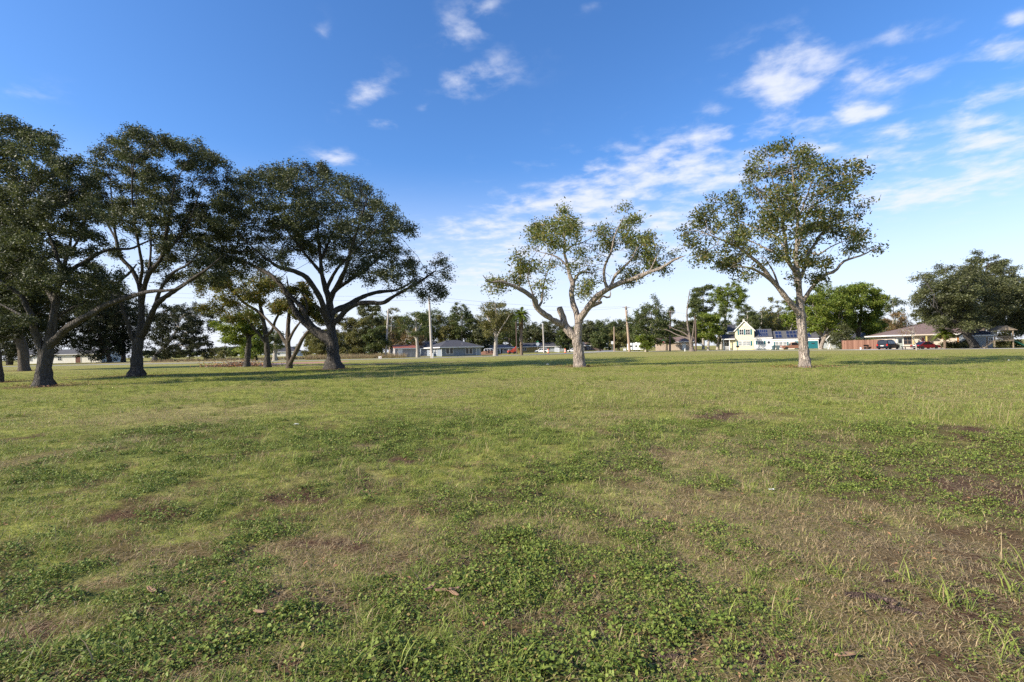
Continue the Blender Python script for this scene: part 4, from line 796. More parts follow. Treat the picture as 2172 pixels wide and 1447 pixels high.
# --- more tree line far behind
for q, (a, b_, t, lb) in enumerate([(440,520,736,'far low tree line clump left of the bright green tree'),(520,640,730,'far tree clump seen between the small trunks'),(1280,1440,676,'far tree clump behind the camper trailer'),(1420,1500,684,'far tree clump behind the broken tree'),(1560,1700,658,'far tree clump behind the farmhouse ridge'),(1700,1900,664,'far tree clump behind the fence'),(1100,1300,682,'far tree clump behind the far street'),(820,1010,656,'far tree clump behind the shed and blue house'),(640,840,700,'far tree clump behind the thicket'),(280,440,744,'far tree clump behind the dry field'),(2000,2200,640,'far tree clump behind the right edge oaks'),(1200,1350,680,'far tree clump right of the leaning pecan'),(990,1130,660,'far tree clump behind the elm and the palm'),(740,880,668,'far tree clump behind the leaning grey pole')]):
    cx_ = (a+b_)/2; Y = 300 if q not in (0, 1, 9) else 420
    bg_tree('tree_clump', lb, (cx_, hor(cx_)+1539/Y, Y), a, b_, t, hor(cx_)+2, LF_MID if q % 2 else LF_OAKB, BK_DARK, 15000, .95, 150+q, tr=2, k=34, D=1.8, gap=.02, group='far tree clumps', spread=.9, puff=.5, dmul=.35)
# --- tall palm and small palm
def palm(name, label, base, pts, crown, rf, nf, seed, bk, skirt):
    rng = np.random.default_rng(seed); B = GD(base[0], base[1]); Y0 = base[1]; mpp = Y0/F
    root = empty(name, B, label, 'palm tree')
    R = limb_path([(*P(x, y, Y0), r*mpp) for x, y, r in pts], .4); R[0, 2] = -.1
    mb = MB(); mb.tube(R[:, :3]-B, R[:, 3]*(1+.08*rng.normal(size=len(R))), 10); mb.build('trunk', bk, root, True)
    top = R[-1, :3]-B; V = []; lp = []; sz = []
    def frond(a, el, L, drop):
        dx, dy = math.cos(a), math.sin(a); sp_ = np.array([-dy, dx, 0]); pts_ = []
        for s in np.linspace(0, 1, 9): pts_.append(top+np.array([dx, dy, 0])*L*s*math.cos(el)*(1-.15*s)+np.array([0, 0, L*s*math.sin(el)-drop*L*s*s]))
        for k in range(8):
            for sd in (-1, 1):
                for h_ in (0, .5):
                    p = pts_[k]*(1-h_)+pts_[k+1]*h_; t = pts_[k+1]-pts_[k]; t = t/np.linalg.norm(t); w_ = L*.20*math.sin(PI*(.12+.85*(k+h_)/8))
                    tip_ = p+sp_*sd*w_+t*w_*.6+np.array([0, 0, -.25*w_]); b = len(V); q_ = t*L*.03
                    V.extend([tuple(p-q_), tuple(p+q_), tuple(tip_)]); lp.extend([b, b+1, b+2]); sz.append(3)
            b = len(V); e = sp_*L*.012; V.extend([tuple(pts_[k]-e), tuple(pts_[k]+e), tuple(pts_[k+1]+e*.7), tuple(pts_[k+1]-e*.7)]); lp.extend([b, b+1, b+2, b+3]); sz.append(4)
    for q in range(nf): frond(rng.random()*2*PI, rng.uniform(-.15, 1.2), rf*rng.uniform(.8, 1.1), rng.uniform(.35, .75))
    link_mesh('crown', np_mesh('crown', V, lp, sz), LF_GREEN, root)
    if skirt:
        V.clear(); lp.clear(); sz.clear(); V = []; lp = []; sz = []
        for q in range(60):
            a = rng.random()*2*PI; z0 = -rng.random()*skirt*.6; L = rng.uniform(.6, 1.2)*skirt*.45; w_ = .09; d = np.array([math.cos(a), math.sin(a), 0]); s_ = np.array([-d[1], d[0], 0]); p = top+d*.3+np.array([0, 0, z0]); b = len(V)
            V += [tuple(p-s_*w_), tuple(p+s_*w_), tuple(p+d*.35+s_*w_*1.4+np.array([0, 0, -L])), tuple(p+d*.35-s_*w_*1.4+np.array([0, 0, -L]))]; lp += [b, b+1, b+2, b+3]; sz.append(4)
        link_mesh('dead_fronds', np_mesh('dead_fronds', V, lp, sz), LF_RUST, root)
    return root
BK_PALM = bark('palm_bark', (0.26, 0.19, 0.14), (0.36, 0.27, 0.20), 1.6)
palm('palm_tree', 'tall palm with a shaggy brown neck and pale straight trunk', (1106,118), [(1106.5,754,3.2),(1106,735,3),(1105.5,700,3),(1105,680,3.4),(1104.5,668,3.8)], None, 3.3, 60, 7, BK_PALM, 3.4)
palm('palm_tree', 'short bushy palm before the tan house', (2004,85), [(2004,738,2.6),(2004,722,2.6),(2003,706,2.4)], None, 2.6, 44, 8, BK_PALM, 1.2)
# --- brush heap at the foot of the small tree
rng = np.random.default_rng(5); g = G(525, 777); B = np.array([g[0], g[1]-1.5, 0])
root = empty('brush_pile', B, 'heap of cut branches and orange brown leaves around the small tree', 'brush pile')
mb = MB()
for k in range(120):
    p = np.array([rng.normal(0, 1.9), rng.normal(0, .7), rng.uniform(0, .7)]); d = rng.normal(size=3); d[2] *= .35; d /= np.linalg.norm(d); L = rng.uniform(.5, 1.6); p[2] = max(.03, p[2]*math.exp(-(p[0]/2.2)**2))
    q = p+d*L; q[2] = max(q[2], .02); m_ = (p+q)/2+rng.normal(0, .08, 3); mb.tube([p, m_, q], [.035, .028, .012], 5)
tag(mb.build('branches', BK_PALE, root), kind='stuff')
c = np.stack([rng.normal(-.4, 2.2, 1400), rng.normal(0, .8, 1400), np.abs(rng.normal(0, .28, 1400))+.03], -1)
link_leaves('dead_leaves', c, .2, .5, rng, leafmat('heap_leaf', [(0, (.20, .075, .035)), (.6, (.32, .13, .06)), (1, (.42, .24, .13))], .8, .1), root)
# --- tall dry weeds in front of the thicket and along the far field
wvs = [blades_mesh('dry_weed', rg, 26, .5, 1.6, .05, .35) for _ in range(3)]
n = 1500; px = np.concatenate([rng.uniform(650, 860, 900), rng.uniform(320, 660, 600)]); Yv = np.concatenate([rng.uniform(118, 145, 900), rng.uniform(125, 175, 600)])
xy = np.array([GD(a, b_)[:2] for a, b_ in zip(px, Yv)]); s_ = np.concatenate([rng.uniform(.35, .85, 900), rng.uniform(.3, .6, 600)])
DW = grassmat('dry_weed', (.22, .19, .08), (.30, .26, .12), (.25, .17, .10), (.33, .25, .15))
scatter('dry_weeds', 'dry weeds', wvs, DW, np.concatenate([xy, np.zeros((n, 1))], 1), rng.integers(0, 3, n), np.stack([np.zeros(n), np.zeros(n), rng.random(n)*6.28], -1), np.stack([s_*1.3, s_*1.3, s_], -1), np.full(n, .6))
# ------------------------------------------------------------------ buildings
WHITE = mat('white_trim', (0.78, 0.77, 0.74), (0.66, 0.65, 0.62), 0.5, 2)
GLASS = mat('window_glass', (0.020, 0.024, 0.030), (0.035, 0.04, 0.05), 0.12, 1.5, 2, spec=0.5)
GLASSL = mat('curtained_glass', (0.22, 0.24, 0.25), (0.12, 0.14, 0.16), 0.25, 3.0, 3, spec=0.4)
TEAL = mat('teal_paint', (0.015, 0.135, 0.165), (0.012, 0.110, 0.135), 0.5, 2)
YELLOW = siding('cream_yellow_siding', (0.74, 0.66, 0.42)); WSIDE = siding('white_siding', (0.78, 0.76, 0.70))
BLUEG = siding('blue_grey_siding', (0.205, 0.240, 0.285)); TAN = siding('tan_siding', (0.50, 0.46, 0.40))
GREYS = siding('grey_siding', (0.34, 0.37, 0.38)); ROOFD = shingle('dark_shingle', (0.055, 0.055, 0.062)); ROOFB = shingle('brown_shingle', (0.16, 0.115, 0.105)); ROOFG = shingle('grey_shingle', (0.085, 0.085, 0.09))
WOOD = mat('weathered_wood', (0.22, 0.17, 0.12), (0.32, 0.26, 0.19), 0.8, 3, 6)
METALG = mat('galvanised', (0.42, 0.42, 0.42), (0.32, 0.32, 0.33), 0.45, 4, metal=0.6)
class House:
    def __init__(s, name, label, p0, ang, cat='house'):
        s.p0 = np.array([p0[0], p0[1], 0.0]); s.a = math.radians(ang)
        s.ux = np.array([math.cos(s.a), math.sin(s.a), 0]); s.uy = np.array([-math.sin(s.a), math.cos(s.a), 0])
        s.root = empty(name, s.p0, label, cat, rz=s.a)
    def fx(s, px, yl=0.0):                                # local x where photo column px meets the plane y = yl
        d = ray(px, hor(px)); q = s.p0+s.uy*yl
        Mx = np.array([[d[0], -s.ux[0]], [d[1], -s.ux[1]]]); t = np.linalg.solve(Mx, q[:2]); return float(t[1])
    def fz(s, px, py, yl=0.0):
        x = s.fx(px, yl); q = s.p0+s.uy*yl+s.ux*x; return float(P(px, py, q[1])[2])
    def face(s, side, u0, off):
        """maps (u along wall, out, z) to local coordinates"""
        if side == 'front': return lambda u, o, z: (u, off-o, z)
        if side == 'left': return lambda u, o, z: (off-o, u, z)
        if side == 'right': return lambda u, o, z: (off+o, u, z)
        return lambda u, o, z: (u, off+o, z)
    def bx(s, mb, m, u0, u1, o0, o1, z0, z1):
        a = m(u0, o0, z0); b = m(u1, o1, z1); lo = [min(x, y) for x, y in zip(a, b)]; hi = [max(x, y) for x, y in zip(a, b)]
        mb.box(lo[0], hi[0], lo[1], hi[1], lo[2], hi[2]); return mb
    def window(s, side, u, z, w, h, off=0.0, fm=None, gm=None, mull=1, mid=True, shutters=None, sw=.38, label=None):
        m = s.face(side, 0, off); fm = fm or WHITE; gm = gm or GLASS; t = .09; mb = MB()
        s.bx(mb, m, u-w/2-t, u-w/2, 0.0, .06, z-t, z+h+t); s.bx(mb, m, u+w/2, u+w/2+t, 0.0, .06, z-t, z+h+t)
        s.bx(mb, m, u-w/2, u+w/2, 0.0, .06, z+h, z+h+t); s.bx(mb, m, u-w/2, u+w/2, 0.0, .08, z-t, z)
        for k in range(1, mull+1):
            if mull > 1 or k == 1: 
                if mull: c = u-w/2+w*k/(mull+1); s.bx(mb, m, c-.03, c+.03, 0.022, .05, z, z+h)
        if mid: s.bx(mb, m, u-w/2, u+w/2, 0.021, .047, z+h/2-.03, z+h/2+.03)
        f = mb.build('window', fm, s.root)
        if label: f['label'] = label
        p = MB(); s.bx(p, m, u-w/2, u+w/2, 0.0, .02, z, z+h); p.build('pane', gm, f)
        if shutters is not None:
            for sd in ((-1, 1) if shutters == 'both' else (shutters,)):
                q = MB(); c = u+sd*(w/2+t+.03+sw/2); s.bx(q, m, c-sw/2, c+sw/2, 0.0, .05, z-.08, z+h+.08)
                for zz in np.arange(z, z+h, .16): s.bx(q, m, c-sw/2+.05, c+sw/2-.05, .05, .065, zz, zz+.08)
                q.build('shutter', TEAL, s.root)
    def door(s, side, u, w, h, mt, off=0.0, panels=True, z=0.05, name='door'):
        m = s.face(side, 0, off); mb = MB(); s.bx(mb, m, u-w/2, u+w/2, 0, .05, z, z+h); d = mb.build(name, mt, s.root)
        q = MB(); t = .1
        s.bx(q, m, u-w/2-t, u-w/2, 0, .07, z, z+h+t); s.bx(q, m, u+w/2, u+w/2+t, 0, .07, z, z+h+t); s.bx(q, m, u-w/2, u+w/2, 0, .07, z+h, z+h+t); q.build('door_frame', WHITE, d)
        return d, m
    def gable(s, x0, x1, y0, y1, ez, rz, wm, rm, axis='y', oh=.35, th=.16, fascia=True, wname='wall'):
        mb = MB()
        if axis == 'y':
            c = (x0+x1)/2; mb.prism([(x0, 0), (x1, 0), (x1, ez), (c, rz), (x0, ez)], y0, y1, 'y'); mb.build(wname, wm, s.root)
            sl = (rz-ez)/(c-x0); r = MB(); up = .17
            r.slab([(x0-oh, y0-oh, ez-oh*sl+up), (c, y0-oh, rz+up), (c, y1+oh, rz+up), (x0-oh, y1+oh, ez-oh*sl+up)], th); r.slab([(c, y0-oh, rz+up), (x1+oh, y0-oh, ez-oh*sl+up), (x1+oh, y1+oh, ez-oh*sl+up), (c, y1+oh, rz+up)], th)
            ro = r.build('roof', rm, s.root)
            if fascia:
                f = MB(); yy = y0-oh-.03
                for (xa, za, xb, zb) in ((x0-oh, ez-oh*sl+up, c, rz+up), (c, rz+up, x1+oh, ez-oh*sl+up)):
                    n = len(f.v); f.v += [(xa, yy, za-.26), (xb, yy, zb-.26), (xb, yy, zb+.02), (xa, yy, za+.02), (xa, yy+.028, za-.26), (xb, yy+.028, zb-.26), (xb, yy+.028, zb+.02), (xa, yy+.028, za+.02)]
                    f.f += [[n, n+1, n+2, n+3], [n+7, n+6, n+5, n+4], [n+3, n+2, n+6, n+7], [n+1, n, n+4, n+5], [n, n+3, n+7, n+4], [n+1, n+5, n+6, n+2]]
                f.box(x1+oh+.002, x1+oh+.03, y0-oh, y1+oh, ez-oh*sl+up-.24, ez-oh*sl+up+.01); f.build('fascia', WHITE, ro)
        else:
            c = (y0+y1)/2; mb.prism([(y0, 0), (y1, 0), (y1, ez), (c, rz), (y0, ez)], x0, x1, 'x'); mb.build(wname, wm, s.root)
            sl = (rz-ez)/(c-y0); r = MB(); up = .17
            r.slab([(x0-oh, y0-oh, ez-oh*sl+up), (x1+oh, y0-oh, ez-oh*sl+up), (x1+oh, c, rz+up), (x0-oh, c, rz+up)], th); r.slab([(x0-oh, c, rz+up), (x1+oh, c, rz+up), (x1+oh, y1+oh, ez-oh*sl+up), (x0-oh, y1+oh, ez-oh*sl+up)], th)
            ro = r.build('roof', rm, s.root)
            if fascia: f = MB(); f.box(x0-oh, x1+oh, y0-oh-.03, y0-oh-.002, ez-oh*sl+up-.24, ez-oh*sl+up+.01); f.build('fascia', WHITE, ro)
        return ro
    def hip(s, x0, x1, y0, y1, ez, rz, wm, rm, oh=.5, th=.16, ridge=None):
        MB().box(x0, x1, y0, y1, 0, ez).build('wall', wm, s.root); c = (y0+y1)/2; h = (y1-y0)/2
        k = ridge if ridge is not None else h; up = .02; X0, X1, Y0, Y1 = x0-oh, x1+oh, y0-oh, y1+oh; ra, rb = (x0+k, c, rz), (x1-k, c, rz); e = ez+up+th
        r = MB(); A, B_, C, D_ = (X0, Y0, e), (X1, Y0, e), (X1, Y1, e), (X0, Y1, e)
        for pl in ([A, B_, rb, ra], [B_, C, rb], [C, D_, ra, rb], [D_, A, ra]): r.slab(pl, th)
        ro = r.build('roof', rm, s.root)
        f = MB(); f.box(X0, X1, Y0-.03, Y0-.002, e-.24, e+.01); f.box(X0-.03, X0-.002, Y0, Y1, e-.24, e+.01); f.box(X1+.002, X1+.03, Y0, Y1, e-.24, e+.01); f.build('fascia', WHITE, ro); return ro
# --- yellow farmhouse with solar panels and teal garage doors
p0 = GD(1560, 133)
h = House('farmhouse', 'pale yellow two storey farmhouse with dark gable roof, teal shutters and solar panels', p0, -24)
fx, fz = h.fx, h.fz
x0, x1 = 0.0, fx(1600); ez = fz(1598, 700); rz = fz(1577, 681); L1 = 11
h.gable(x0, x1, 0, L1, ez, rz, YELLOW, ROOFD, 'y', .3)
for px in (1573.5, 1587): h.window('front', fx(px), fz(px, 710), 1.0, fz(px, 699)-fz(px, 710), 0, gm=GLASS, shutters='both')
for px in (1570.5, 1578.5, 1587): h.window('front', fx(px), fz(px, 733), .95, fz(px, 724)-fz(px, 733), 0, gm=GLASSL, mull=2, shutters=(-1 if px < 1572 else (1 if px > 1580 else None)))
MB().box((x0+x1)/2-.18, (x0+x1)/2+.18, -.03, -.001, rz-1.3, rz-.7).build('gable_vent', WHITE, h.root)
for t in (.34, .66):                                       # two pale flashings running down the roof and their vents
    sl = (rz-ez)/((x1-x0)/2); c = (x0+x1)/2; mb = MB(); y = L1*t
    mb.slab([(c, y-.1, rz+.23), (x1+.1, y-.1, ez+.23-.1*sl), (x1+.1, y+.1, ez+.23-.1*sl), (c, y+.1, rz+.23)], .05); mb.box(c-.2, c+.2, y-.2, y+.2, rz+.19, rz+.7); mb.build('roof_vent', mat('pale_flashing', (.46, .45, .40), None, .6), h.root)
# left cross wing and porch
xw = fx(1546, 4.0); ez2 = fz(1550, 703, 4.0); rz2 = fz(1556, 690, 6.5)
h.gable(xw, x0-.01, 3.2, 9.0, ez2, rz2, YELLOW, ROOFD, 'x', .3, wname='wing_wall')
xp = fx(1533.5, -.2); pz = fz(1545, 719.5, -.2); pzt = fz(1545, 713, 3.0)
r = MB(); r.slab([(xp-.3, -.8, pz+.1), (x0-.02, -.8, pz+.1), (x0-.02, 3.15, pzt+.45), (xp-.3, 3.15, pzt+.45)], .15); pr = r.build('porch_roof', ROOFD, h.root)
MB().box(xp-.3, x0-.03, -.83, -.802, pz-.16, pz+.1).build('fascia', WHITE, pr)
for px in (1535, 1547.5): q = fx(px, -.5); MB().box(q-.09, q+.09, -.6, -.42, 0, pz-.04).build('porch_post', WHITE, h.root)
xa = fx(1549, .25); MB().box(xa, x0-.012, .2, 3.19, 0, pz+.02).build('porch_wall', YELLOW, h.root)
MB().box(xp, xa-.01, 2.6, 2.75, 0, pz).build('porch_back', mat('porch_shade', (.16, .15, .15), None, .7), h.root)  # back wall coloured dark grey to stand in for the porch shade
mb = MB()
for q in np.linspace(xp+.1, xa-.2, 12): mb.box(q-.03, q+.03, -.55, -.50, .1, 1.0)
mb.box(xp, xa-.05, -.58, -.47, 1.0, 1.08); mb.build('porch_railing', WHITE, h.root)
h.window('front', (xp+xa)/2, .9, .9, 1.3, 2.6, gm=GLASS)
# one storey wing, stepping down in two
xb = fx(1638); xc = fx(1736); e1 = fz(1620, 717); r1_ = fz(1635, 699, 4.2); dpt = 8.0
h.gable(x1+.01, xb, .02, dpt, e1, r1_, WSIDE, ROOFG, 'x', .15, wname='kitchen_wall')
e2 = fz(1690, 719.3); r2_ = fz(1700, 701, 4.0)-.1
h.gable(xb+.01, xc, -.02, dpt-.3, e2, r2_, WSIDE, ROOFG, 'x', .15, wname='garage_wall')
PV, nt, b = new_mat('solar_cells'); v = objco(nt)
br = nt.nodes.new('ShaderNodeTexBrick'); br.offset = 0; br.inputs['Scale'].default_value = 6.0; br.inputs['Color1'].default_value = (.010, .018, .060, 1); br.inputs['Color2'].default_value = (.014, .024, .075, 1); br.inputs['Mortar'].default_value = (.05, .06, .11, 1); br.inputs['Mortar Size'].default_value = .012; br.inputs['Brick Width'].default_value = 1.0; br.inputs['Row Height'].default_value = 1.0
nt.links.new(v, br.inputs['Vector']); nt.links.new(br.outputs['Color'], b.inputs['Base Color']); b.inputs['Roughness'].default_value = .22; b.inputs['Specular IOR Level'].default_value = .5
def panels(xl, xr, ez_, rz_, y0, yr, n, rows=2):
    sl = (rz_-ez_)/(yr-y0); w_ = (xr-xl)/n
    for i_ in range(n):
        for j_ in range(rows):
            ya = y0+.35+(yr-y0-.7)*j_/rows; yb_ = ya+(yr-y0-.7)/rows-.06; a_, b_ = xl+i_*w_+.03, xl+(i_+1)*w_-.03
            zf = lambda y: ez_+(y-y0)*sl+.17+.10
            q = MB(); q.slab([(a_, ya, zf(ya)), (b_, ya, zf(ya)), (b_, yb_, zf(yb_)), (a_, yb_, zf(yb_))], .06); s_ = q.build('solar_panel', PV, h.root)
            fr = MB(); e = .035
            for (u0, u1, v0, v1) in ((a_, b_, ya, ya+e), (a_, b_, yb_-e, yb_), (a_, a_+e, ya+e, yb_-e), (b_-e, b_, ya+e, yb_-e)): fr.slab([(u0, v0, zf(v0)+.02), (u1, v0, zf(v0)+.02), (u1, v1, zf(v1)+.02), (u0, v1, zf(v1)+.02)], .018)
            fr.build('panel_frame', METALG, s_)
panels(x1+1.1, xb-.9, e1, r1_, .02, (dpt+.02)/2, 5); panels(fx(1646), fx(1660), e2, r2_, -.02, (dpt-.32)/2, 2); panels(fx(1670), fx(1722), e2, r2_, -.02, (dpt-.32)/2, 7)
h.window('front', fx(1613.5), fz(1613, 730.5), 1.35, fz(1613, 724)-fz(1613, 730.5), .02, gm=GLASSL, shutters='both', mid=False)
for px in (1648, 1656.5, 1665): h.window('front', fx(px), fz(px, 737.5), .72, fz(px, 725.5)-fz(px, 737.5), -.02, gm=GLASSL, mull=1, shutters=(-1 if px < 1650 else (1 if px > 1660 else None)), sw=.32)
for (a_, b_) in ((1685, 1706), (1714, 1735)):
    d, m = h.door('front', (fx(a_)+fx(b_))/2, fx(b_)-fx(a_), fz(1724, 723.5), TEAL, -.02, name='garage_door')
    q = MB()
    for zz in (.55, 1.05, 1.55): h.bx(q, m, fx(a_)+.05, fx(b_)-.05, .05, .062, zz, zz+.04)
    q.build('door_panel', TEAL, d)
    q = MB(); h.bx(q, m, (fx(a_)+fx(b_))/2-.35, (fx(a_)+fx(b_))/2+.35, .05, .066, 1.25, 1.5); q.build('door_window', GLASS, d)
# --- blue grey hip roofed house
p0 = GD(937.5, 127)
h = House('hip_roof_house', 'blue grey one storey house with a dark hip roof and paired white framed windows', p0, 24)
fx, fz = h.fx, h.fz; W = fx(1019); 
cands = np.linspace(2, 16, 200); yl = min(cands, key=lambda q: abs(proj(h.p0+h.uy*q)[0]-901))
ez = fz(970, 737.2); h.hip(0, W, 0, yl, ez, fz(960, 721.5, yl/2), BLUEG, ROOFD, .75, ridge=W*.36)
for k_ in (949.5, 957.5, 991, 998.5): h.window('front', fx(k_), fz(k_, 750.5), .82, fz(k_, 738.5)-fz(k_, 750.5), 0, gm=GLASS, mull=0, mid=False)
for t in (.3, .46, .8): h.window('left', yl*t, .75, .8, 1.35, 0, gm=GLASSL, mull=0)
MB().box(-.12, .0, -.12, .0, 0, ez).build('corner_board', WHITE, h.root); MB().box(W, W+.1, -.1, .0, 0, ez).build('corner_board', WHITE, h.root)
h.door('front', fx(1013.5), .85, 2.0, mat('pale_blue_door', (.30, .36, .42), None), 0)
mb = MB(); mb.box(fx(1010)-.06, fx(1010)+.06, -.1, -.001, 0, ez); mb.build('corner_board', WHITE, h.root)
d_ = 3.0; c = (W*.56, 1.4); zr = ez+.25+(1.4+.75)/(yl/2+.75)*(fz(960, 721.5, yl/2)-ez)
mb = MB(); mb.tube([(c[0], c[1], zr), (c[0], c[1], zr+.5)], .05, 8); mb.tube([(c[0], c[1], zr+.45), (c[0]-.5, c[1]-.1, zr+1.0)], .03, 6); mb.build('roof_antenna', METALG, h.root)
# --- dark annex left of the blue house
p0 = GD(893, 150); h = House('annex', 'dark roofed shed house half hidden behind the leaning trunk and the blue house', p0, 20)
h.gable(0, h.fx(925), 0, 7, h.fz(905, 738), h.fz(905, 725.5, 3.5), BLUEG, ROOFD, 'x', .5); h.window('front', 2.2, .8, 1.2, 1.1)
# --- garden shed
p0 = GD(838, 124); h = House('garden_shed', 'long grey garden shed with a rusty red roof and a white door', p0, 22)
fx, fz = h.fx, h.fz; W = fx(884.5); ez = fz(860, 739.5); RUST = mat('rusty_roof', (.30, .085, .045), (.20, .07, .04), .7, 1.5, 6)
SH = siding('shed_boards', (.33, .32, .32), .25); 
yl = min(np.linspace(1, 9, 200), key=lambda q: abs(proj(h.p0+h.uy*q)[0]-822.5))
h.gable(0, W, 0, yl, ez, fz(860, 733.5, yl/2), SH, RUST, 'x', .18); h.door('front', fx(849), fx(853)-fx(845), 2.0, WHITE, 0)
# --- low brick house beyond the elm
p0 = GD(1046, 178); h = House('ranch_house', 'low cream house with a brown hip roof behind the elm trunk', p0, 6); fx, fz = h.fx, h.fz
BRK = mat('pale_brick', (.46, .38, .31), (.38, .30, .24), .8, 8); W = fx(1096); h.hip(-6, W, 0, 9, fz(1070, 738.5), fz(1070, 731, 4.5), BRK, ROOFB, .6)
for px, w_ in ((1056, 1.0), (1075, 2.0)): h.window('front', fx(px), fz(px, 745), w_, fz(px, 740)-fz(px, 745), 0, mull=1)
h.door('front', fx(1063), 1.0, 2.0, GLASS, 0); MB().box(fx(1060), fx(1060)+.3, -.2, -.002, 0, 2.4).build('pillar', WHITE, h.root)
# --- dark low house in the oak shade on the far street
p0 = GD(1150, 230); h = House('far_house', 'long dark low house in the shade of the far street oaks', p0, 0); h.gable(0, 20, 0, 9, 2.6, 4.2, GREYS, ROOFD, 'x', .6)
for u in (3, 8, 14): h.window('front', u, .9, 1.6, 1.2)
p0 = GD(1236, 235); h = House('far_house', 'small dark brown house right of the leaning pecan trunk', p0, 0); h.gable(0, 10, 0, 8, 2.6, 4.2, mat('brown_boards', (.16, .11, .09), None), ROOFB, 'x', .6); h.window('front', 3, .9, 1.6, 1.2)
p0 = GD(1078, 205); h = House('far_house', 'small ochre shed house beside the palm trunk', p0, 0); h.gable(4, 15, 0, 8, 2.5, 3.9, mat('ochre_boards', (.36, .25, .09), None), ROOFD, 'x', .5); h.window('front', 7, .9, 1.4, 1.2)
p0 = GD(1392, 165); h = House('far_house', 'tan windowless house wall behind the red stop sign', p0, -15); h.gable(0, 12, 0, 8, 2.9, 4.4, mat('tan_wall', (.42, .34, .27), None), ROOFB, 'x', .5); h.door('front', 9, 1, 2.1, WHITE)
# --- long white building on the far left
p0 = GD(37, 165); h = House('white_building', 'long low white building under the dark oaks on the far left', p0, 5); fx, fz = h.fx, h.fz
W = fx(215); h.gable(0, W, 0, 10, 3.0, 4.6, WSIDE, ROOFG, 'x', .5)
for u in (.15, .32, .5, .86): h.window('front', W*u, 1.0, 1.1, 1.2, 0, gm=GLASS)
h.door('front', W*.72, 1.6, 2.1, mat('brown_door', (.16, .07, .05), None), 0)
# --- far house with dark roof between the small trunks
p0 = GD(578, 330); h = House('far_house', 'distant pale house with a big dark roof seen between the small trunks', p0, 8); h.hip(0, h.fx(630), 0, 14, 3.0, 7.2, WSIDE, ROOFD, .6); h.window('front', 4, 1, 1.4, 1.3)
# --- grey gabled house behind the fence
p0 = GD(1764, 122); h = House('gabled_house', 'grey house with two white trimmed gables behind the wooden fence', p0, -20); fx, fz = h.fx, h.fz
xa, xb = fx(1752), fx(1798); h.gable(xa, xb, 0, 10, fz(1797, 719), fz(1773, 697.5), GREYS, ROOFD, 'y', .5)
xc, xd = fx(1822), fx(1866); h.gable(xc, xd, -1, 8, fz(1824, 719.5), fz(1848, 706), GREYS, ROOFD, 'y', .5)
h.gable(xb+.02, xc-.02, 3, 9, fz(1810, 719), fz(1810, 716, 6), GREYS, ROOFD, 'x', .2); h.window('front', (xc+xd)/2, 1.0, 1.6, 1.2, -1)
# --- tan house at the right
p0 = GD(1898, 97); h = House('tan_house', 'cream stucco house with yellow porch posts and a wide brown hip roof at the right', p0, -17); fx, fz = h.fx, h.fz
STUC = mat('cream_stucco', (.62, .54, .45), (.54, .47, .40), .8, 1.5, 5); ORNG = mat('orange_garage', (.42, .20, .075), (.36, .17, .06), .6, 2)
W = fx(2100); ez = fz(1950, 711.5); h.hip(0, W, 0, 12, ez, fz(1990, 684, 6), STUC, ROOFB, .7, ridge=8)
YP = mat('yellow_post', (.48, .40, .16), None); RED = mat('red_door', (.25, .02, .03), None)
h.door('front', fx(1909), .95, 2.1, mat('grey_green_door', (.34, .37, .33), None), 0); q = MB(); q.box(fx(1909)-.3, fx(1909)+.3, -.062, -.05, 1.1, 1.9); q.build('door_window', GLASS, h.root)
h.window('front', fx(1925), fz(1925, 729.5), fx(1933)-fx(1917.5), fz(1925, 716)-fz(1925, 729.5), 0, fm=mat('dark_frame', (.20, .15, .12), None), mull=1)
for px in (1938, 1965.5): q = fx(px, -1.2); MB().box(q-.10, q+.10, -1.25, -1.05, 0, ez).build('porch_post', YP, h.root)
MB().box(fx(1935), fx(1972), -1.4, -.002, ez-.02, ez+.19).build('porch_beam', STUC, h.root)
h.door('front', fx(1956), .55, 2.1, RED, 0); h.window('front', fx(1960.5), .4, .8, 1.9, 0, mull=0, mid=False)
d, m = h.door('front', (fx(2029)+fx(2062))/2, fx(2062)-fx(2029), 2.4, ORNG, 0, name='garage_door')
q = MB()
for zz in (.6, 1.2, 1.8): h.bx(q, m, fx(2030), fx(2061), .05, .06, zz, zz+.04)
q.build('door_panel', ORNG, d)
p0 = GD(2070, 86); h = House('grey_shed', 'pale grey shed wall between the right oak trunk and the play tower', p0, -10); h.gable(0, h.fx(2106), 0, 4, 2.2, 2.9, GREYS, ROOFD, 'x', .2); h.window('front', 2.3, .9, .6, .8)
# --- fence
A_ = GD(1786, 104); Bp = GD(1872, 97); n = 62; root = empty('wooden_fence', A_, 'red brown board fence before the grey gables', 'fence'); mb = MB(); pb = MB(); L = Bp-A_; ln = np.linalg.norm(L); dx = L/ln; nx = np.array([-dx[1], dx[0], 0]); rng = np.random.default_rng(3)
for k in range(n):
    c = L*(k+.5)/n; hh = .95+rng.normal(0, .02); mb.obox(c+np.array([0, 0, hh]), dx*(ln/n/2-.006), nx*.012, np.array([0, 0, hh]))
for z in (.5, 1.5): mb.obox(L/2+nx*.05+np.array([0, 0, z]), dx*ln/2, nx*.03, np.array([0, 0, .05]))
FW, nt, b = new_mat('fence_boards'); g_ = nt.nodes.new('ShaderNodeNewGeometry'); nt.links.new(ramp(nt, g_.outputs['Random Per Island'], [(0, (.13, .062, .042)), (1, (.25, .135, .095))]), b.inputs['Base Color']); b.inputs['Roughness'].default_value = .8
mb.build('boards', FW, root)
